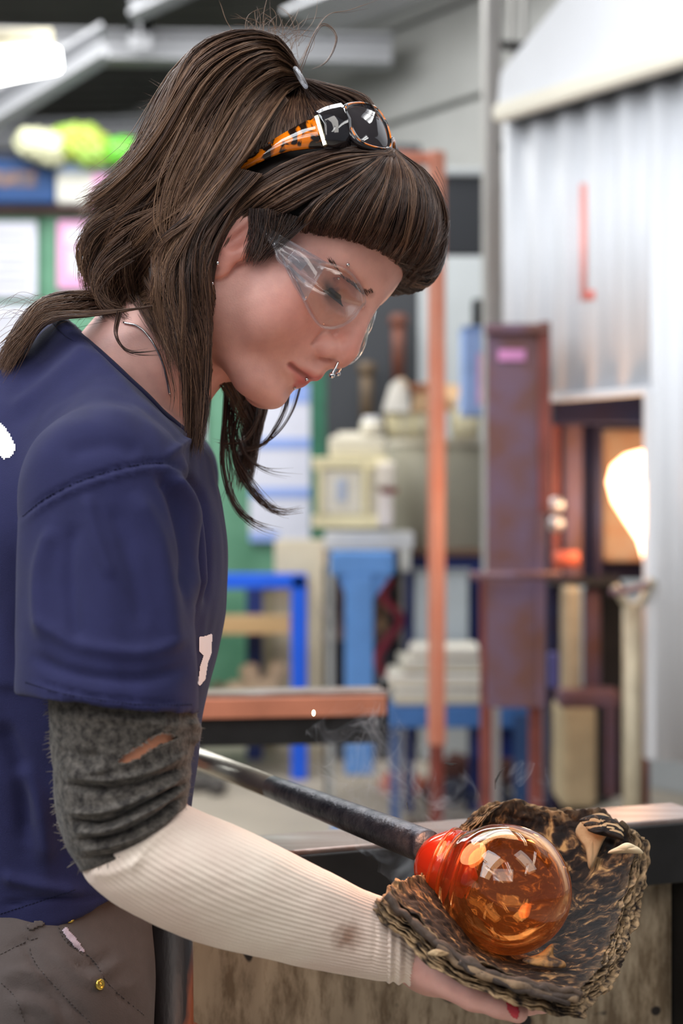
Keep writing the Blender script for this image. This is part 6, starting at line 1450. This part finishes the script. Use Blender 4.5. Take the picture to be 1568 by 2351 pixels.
r4 = nt.nodes.new('ShaderNodeValToRGB'); r4.color_ramp.elements[0].position = .35; r4.color_ramp.elements[0].color = (*S(44, 34, 28), 1); r4.color_ramp.elements[1].position = .62; r4.color_ramp.elements[1].color = (*S(172, 142, 106), 1); link(nt, n4.outputs['Fac'], r4.inputs[0])
mx = nt.nodes.new('ShaderNodeMix'); mx.data_type = 'RGBA'; link(nt, ea.outputs['Fac'], mx.inputs[0]); link(nt, r.outputs[0], mx.inputs[6]); link(nt, r4.outputs[0], mx.inputs[7]); link(nt, mx.outputs[2], b.inputs['Base Color'])
bp = nt.nodes.new('ShaderNodeBump'); bp.inputs['Strength'].default_value = .9; bp.inputs['Distance'].default_value = .002; link(nt, n4.outputs['Fac'], bp.inputs['Height']); link(nt, bp.outputs[0], b.inputs['Normal'])
paper = thing('newspaper_pad', 'thick folded pad of wet charred newspaper held under the glass', 'newspaper', SURF[10, NU // 2])
rg = np.random.default_rng(8)
uu, vv = np.meshgrid(np.linspace(0, 1, NU), np.linspace(0, 1, NV))
NLAY = 9
for L_ in range(NLAY):
    off = -.0004 - .00115 * L_                              # each sheet lies behind the last, away from the glass
    gr = 1 + .012 * rg.normal() ; P = SURF.copy(); c = P.reshape(-1, 3)
    flat = SURF.reshape(-1, 3)
    edge = np.clip(1 - np.minimum(np.minimum(vv, 1 - vv), np.minimum(uu, 1 - uu)) / .10, 0, 1)
    wav = vnoise(flat, 22, 20 + L_ % 2, .0030).reshape(NV, NU) * (.35 + edge) + vnoise(flat * [1, 1, 1.8], 55, 23, .0016).reshape(NV, NU) + vnoise(flat, 110, 30 + L_, .0007).reshape(NV, NU)
    wav += -edge ** 2 * (L_ - 3) * .00075
    P = P + NS * (off + wav)[..., None]
    # uneven edges: push the border in and out within the sheet
    ev_ = 1.4 * vnoise(flat, 22, 40 + L_ * 3, 1.0).reshape(NV, NU) + .6 * vnoise(flat, 90, 50 + L_ * 3, 1.0).reshape(NV, NU)
    tv = dv / (np.linalg.norm(dv, axis=2)[..., None]); tu = du / (np.linalg.norm(du, axis=2)[..., None])
    P += tv * ((np.clip((vv - .9) / .1, 0, 1) * (ev_ * .006 - .0015 * (L_ % 3))) + (np.clip((.1 - vv) / .1, 0, 1) * (ev_ * .0035 - .0012 * (L_ - 4))))[..., None]
    P += tu * ((np.clip((uu - .92) / .08, 0, 1) * (ev_ * .004 + .0008 * (L_ - 4))) + (np.clip((.08 - uu) / .08, 0, 1) * (ev_ * .005)))[..., None]
    I = (np.arange(NV - 1)[:, None] * NU + np.arange(NU - 1)[None]).ravel(); Fq = np.stack([I, I + 1, I + NU + 1, I + NU], 1)
    me = mesh_np('sheet', P.reshape(-1, 3), Fq); ca = me.attributes.new('edge', 'FLOAT', 'POINT')
    ed = np.clip(edge * 1.5 - .55 + .5 * vnoise(flat, 40, 60, 1).reshape(NV, NU), 0, 1) * (.25 + .75 * (L_ > 0)) ; ca.data.foreach_set('value', ed.astype(np.float32).ravel())
    o = obj('sheet', me, Mnp, paper, smooth=True); md = o.modifiers.new('solid', 'SOLIDIFY'); md.thickness = .0007
# rolled near lip and torn flaps
Mtan = mat('torn_newsprint', S(206, 176, 136), .8, var=.14, scale=40, bump=.4, bscale=200, col2=S(170, 136, 98)); Mpale = mat('pale_newsprint', S(232, 212, 176), .8, var=.06, scale=60)
def flap(px_pts, m, lab, lift=.003, name='torn_flap', curl=.004):
    P = [W(*p) for p in px_pts]; P = np.array(P); n = len(P); 
    L3_ = closed(P, 40); c = L3_.mean(0); V = []; nn = np.array([-.3, -1, .3]); nn /= np.linalg.norm(nn)
    for k in range(5):
        s_ = 1 - k / 5; 
        for p in L3_: V.append(c + (p - c) * s_ + nn * curl * (1 - s_ ** 2) + nn * (vnoise(np.array([p]), 70, 3, .0012)[0]))
    V.append(c + nn * curl); Fq = [(k * 40 + j, k * 40 + (j + 1) % 40, (k + 1) * 40 + (j + 1) % 40, (k + 1) * 40 + j) for k in range(4) for j in range(40)]; T = [(160 + j, 160 + (j + 1) % 40, 200) for j in range(40)]
    o = obj(name, mesh_np(name, np.array(V), [np.array(Fq), np.array(T)]), m, paper, smooth=True, label=lab); md = o.modifiers.new('solid', 'SOLIDIFY'); md.thickness = .0006
flap([(1396, 1958, 1.19), (1420, 1944, 1.185), (1440, 1936, 1.183), (1462, 1944, 1.183), (1476, 1958, 1.186), (1440, 1957, 1.188)], Mpale, 'pale cream torn flap of newsprint')
flap([(1322, 1910, 1.225), (1345, 1878, 1.222), (1385, 1868, 1.22), (1410, 1895, 1.212), (1385, 1930, 1.21), (1362, 1986, 1.21), (1352, 1992, 1.21), (1345, 1950, 1.215)], Mtan, 'tan torn newsprint layer at the top')
for k in range(5): flap([(1330 + 5 * k, 1884 + 5 * k, 1.214 - .002 * k), (1360 + 4 * k, 1872 + 5 * k, 1.212 - .002 * k), (1400 + 2 * k, 1878 + 6 * k, 1.208 - .002 * k), (1432, 1902 + 6 * k, 1.203 - .002 * k), (1398, 1896 + 6 * k, 1.206 - .002 * k), (1362, 1888 + 6 * k, 1.21 - .002 * k)], Mtan if k % 2 else Mnp, 'curled stacked newsprint edge', name='curled_layer')
flap([(1200, 2205, 1.075), (1240, 2190, 1.08), (1268, 2168, 1.085), (1270, 2195, 1.08), (1296, 2210, 1.07), (1292, 2222, 1.068), (1235, 2218, 1.07)], mat('ochre_scorched_paper', S(206, 148, 84), .7, var=.35, scale=90, col2=S(60, 42, 30), lo=.45, hi=.62), 'ochre scorched scrap under the bubble')
flap([(982, 2190, 1.0), (1000, 2180, 1.0), (1030, 2188, 1.0), (1012, 2194, 1.0)], Mtan, 'small tan shred by the cuff', curl=.001)
# thick near lip: rolled paper edges
for k, (o1, o2, rr_) in enumerate(((0, 2, .0025), (6, 10, .0021), (-5, 14, .0024), (10, 22, .0018))):
    L_ = catmull([W(p[0] + o1, p[1] + o2, p[2] - .002 * k) for p in ((884, 2056, 1.03), (930, 2100, 1.022), (985, 2146, 1.012), (1040, 2186, 1.008), (1090, 2214, 1.004), (1150, 2240, 1.003), (1210, 2256, 1.003), (1270, 2272, 1.005), (1330, 2282, 1.01))], 90)
    t = np.linspace(0, 1, 90); L_ = L_ + np.stack([vnoise(L_, 40, k + 1, .0026), vnoise(L_, 32, k + 5, .003), vnoise(L_, 45, k + 9, .0034)], 1)
    e0, e1 = [(0, 90), (0, 88), (26, 90), (34, 84)][k]
    m = MB().tube(L_[e0:e1], rr_ * (1 + .3 * vnoise(L_[e0:e1], 45, k + 20, 2.0)), 9)
    o = m.build('rolled_edge', None, paper, smooth=True); o.data.materials.append(mat('rolled_newsprint', *[(S(104, 80, 60), .7), (S(76, 58, 44), .7), (S(170, 138, 104), .75), (S(60, 46, 38), .7)][k], var=.4, scale=60, bump=.8, bscale=150, col2=S(60, 46, 38)))

# ---- spark and smoke
Msp, nt, b = new_mat('spark'); b.inputs['Emission Color'].default_value = (1, .75, .35, 1); b.inputs['Emission Strength'].default_value = 6
props(MB().sphere(W(720, 1637, 1.16), .0016, 6, (1, 1, 1.6)).build('spark', Msp), 'tiny bright spark floating above the pipe', 'spark')
def smoke(px_pts, rad, dens, seed, lab, stretch=(1, 1, .8), scale=26):
    P = [W(*p[:3]) for p in px_pts]; m = MB().tube(catmull(P, 16), np.interp(np.linspace(0, 1, 16), np.linspace(0, 1, len(rad)), rad), 16)
    mt = bpy.data.materials.new('smoke'); mt.use_nodes = True; nt = mt.node_tree; nt.nodes.clear(); out = nt.nodes.new('ShaderNodeOutputMaterial'); v = nt.nodes.new('ShaderNodeVolumeScatter')
    v.inputs['Color'].default_value = (.80, .88, 1, 1); v.inputs['Anisotropy'].default_value = 0; link(nt, v.outputs[0], out.inputs['Volume'])
    tc = nt.nodes.new('ShaderNodeTexCoord'); mp = nt.nodes.new('ShaderNodeMapping'); mp.inputs['Scale'].default_value = stretch; mp.inputs['Location'].default_value = (seed, seed * .7, 0); link(nt, tc.outputs['Object'], mp.inputs[0])
    n = nt.nodes.new('ShaderNodeTexNoise'); n.inputs['Scale'].default_value = scale; n.inputs['Detail'].default_value = 2; n.inputs['Distortion'].default_value = 1.1; link(nt, mp.outputs[0], n.inputs['Vector'])
    sb = nt.nodes.new('ShaderNodeMath'); sb.operation = 'SUBTRACT'; sb.inputs[1].default_value = .5; link(nt, n.outputs['Fac'], sb.inputs[0]); ab = nt.nodes.new('ShaderNodeMath'); ab.operation = 'ABSOLUTE'; link(nt, sb.outputs[0], ab.inputs[0])
    mr = nt.nodes.new('ShaderNodeMapRange'); mr.inputs[1].default_value = 0; mr.inputs[2].default_value = .035; mr.inputs[3].default_value = dens * .85; mr.inputs[4].default_value = 0; link(nt, ab.outputs[0], mr.inputs[0]); n5 = nt.nodes.new('ShaderNodeTexNoise'); n5.inputs['Scale'].default_value = 16; link(nt, mp.outputs[0], n5.inputs['Vector']); m5 = nt.nodes.new('ShaderNodeMapRange'); m5.inputs[1].default_value = .45; m5.inputs[2].default_value = .65; link(nt, n5.outputs['Fac'], m5.inputs[0]); mm = nt.nodes.new('ShaderNodeMath'); mm.operation = 'MULTIPLY'; link(nt, mr.outputs[0], mm.inputs[0]); link(nt, m5.outputs[0], mm.inputs[1]); link(nt, mm.outputs[0], v.inputs['Density'])
    o = m.build('smoke_wisp', mt, None, smooth=True); props(o, lab, 'smoke', kind='stuff'); return o
smoke([(905, 1960, 1.22), (860, 1880, 1.26), (900, 1790, 1.28), (800, 1700, 1.30), (740, 1640, 1.3)], [.012, .03, .04, .045, .02], 34, 1.3, 'thin bluish smoke curling up from the scorched pipe end')
smoke([(950, 2020, 1.2), (915, 1960, 1.2), (880, 1930, 1.2)], [.014, .022, .012], 60, 4.1, 'blue smoke gathered low beside the glass neck', scale=22)
smoke([(1060, 1880, 1.25), (1010, 1830, 1.3), (960, 1780, 1.3)], [.02, .034, .015], 30, 7.7, 'faint smoke drifting left of the folded paper')
smoke([(1180, 1850, 1.26), (1210, 1810, 1.28), (1200, 1760, 1.3)], [.012, .028, .01], 26, 9.2, 'faint smoke rising behind the folded paper top')
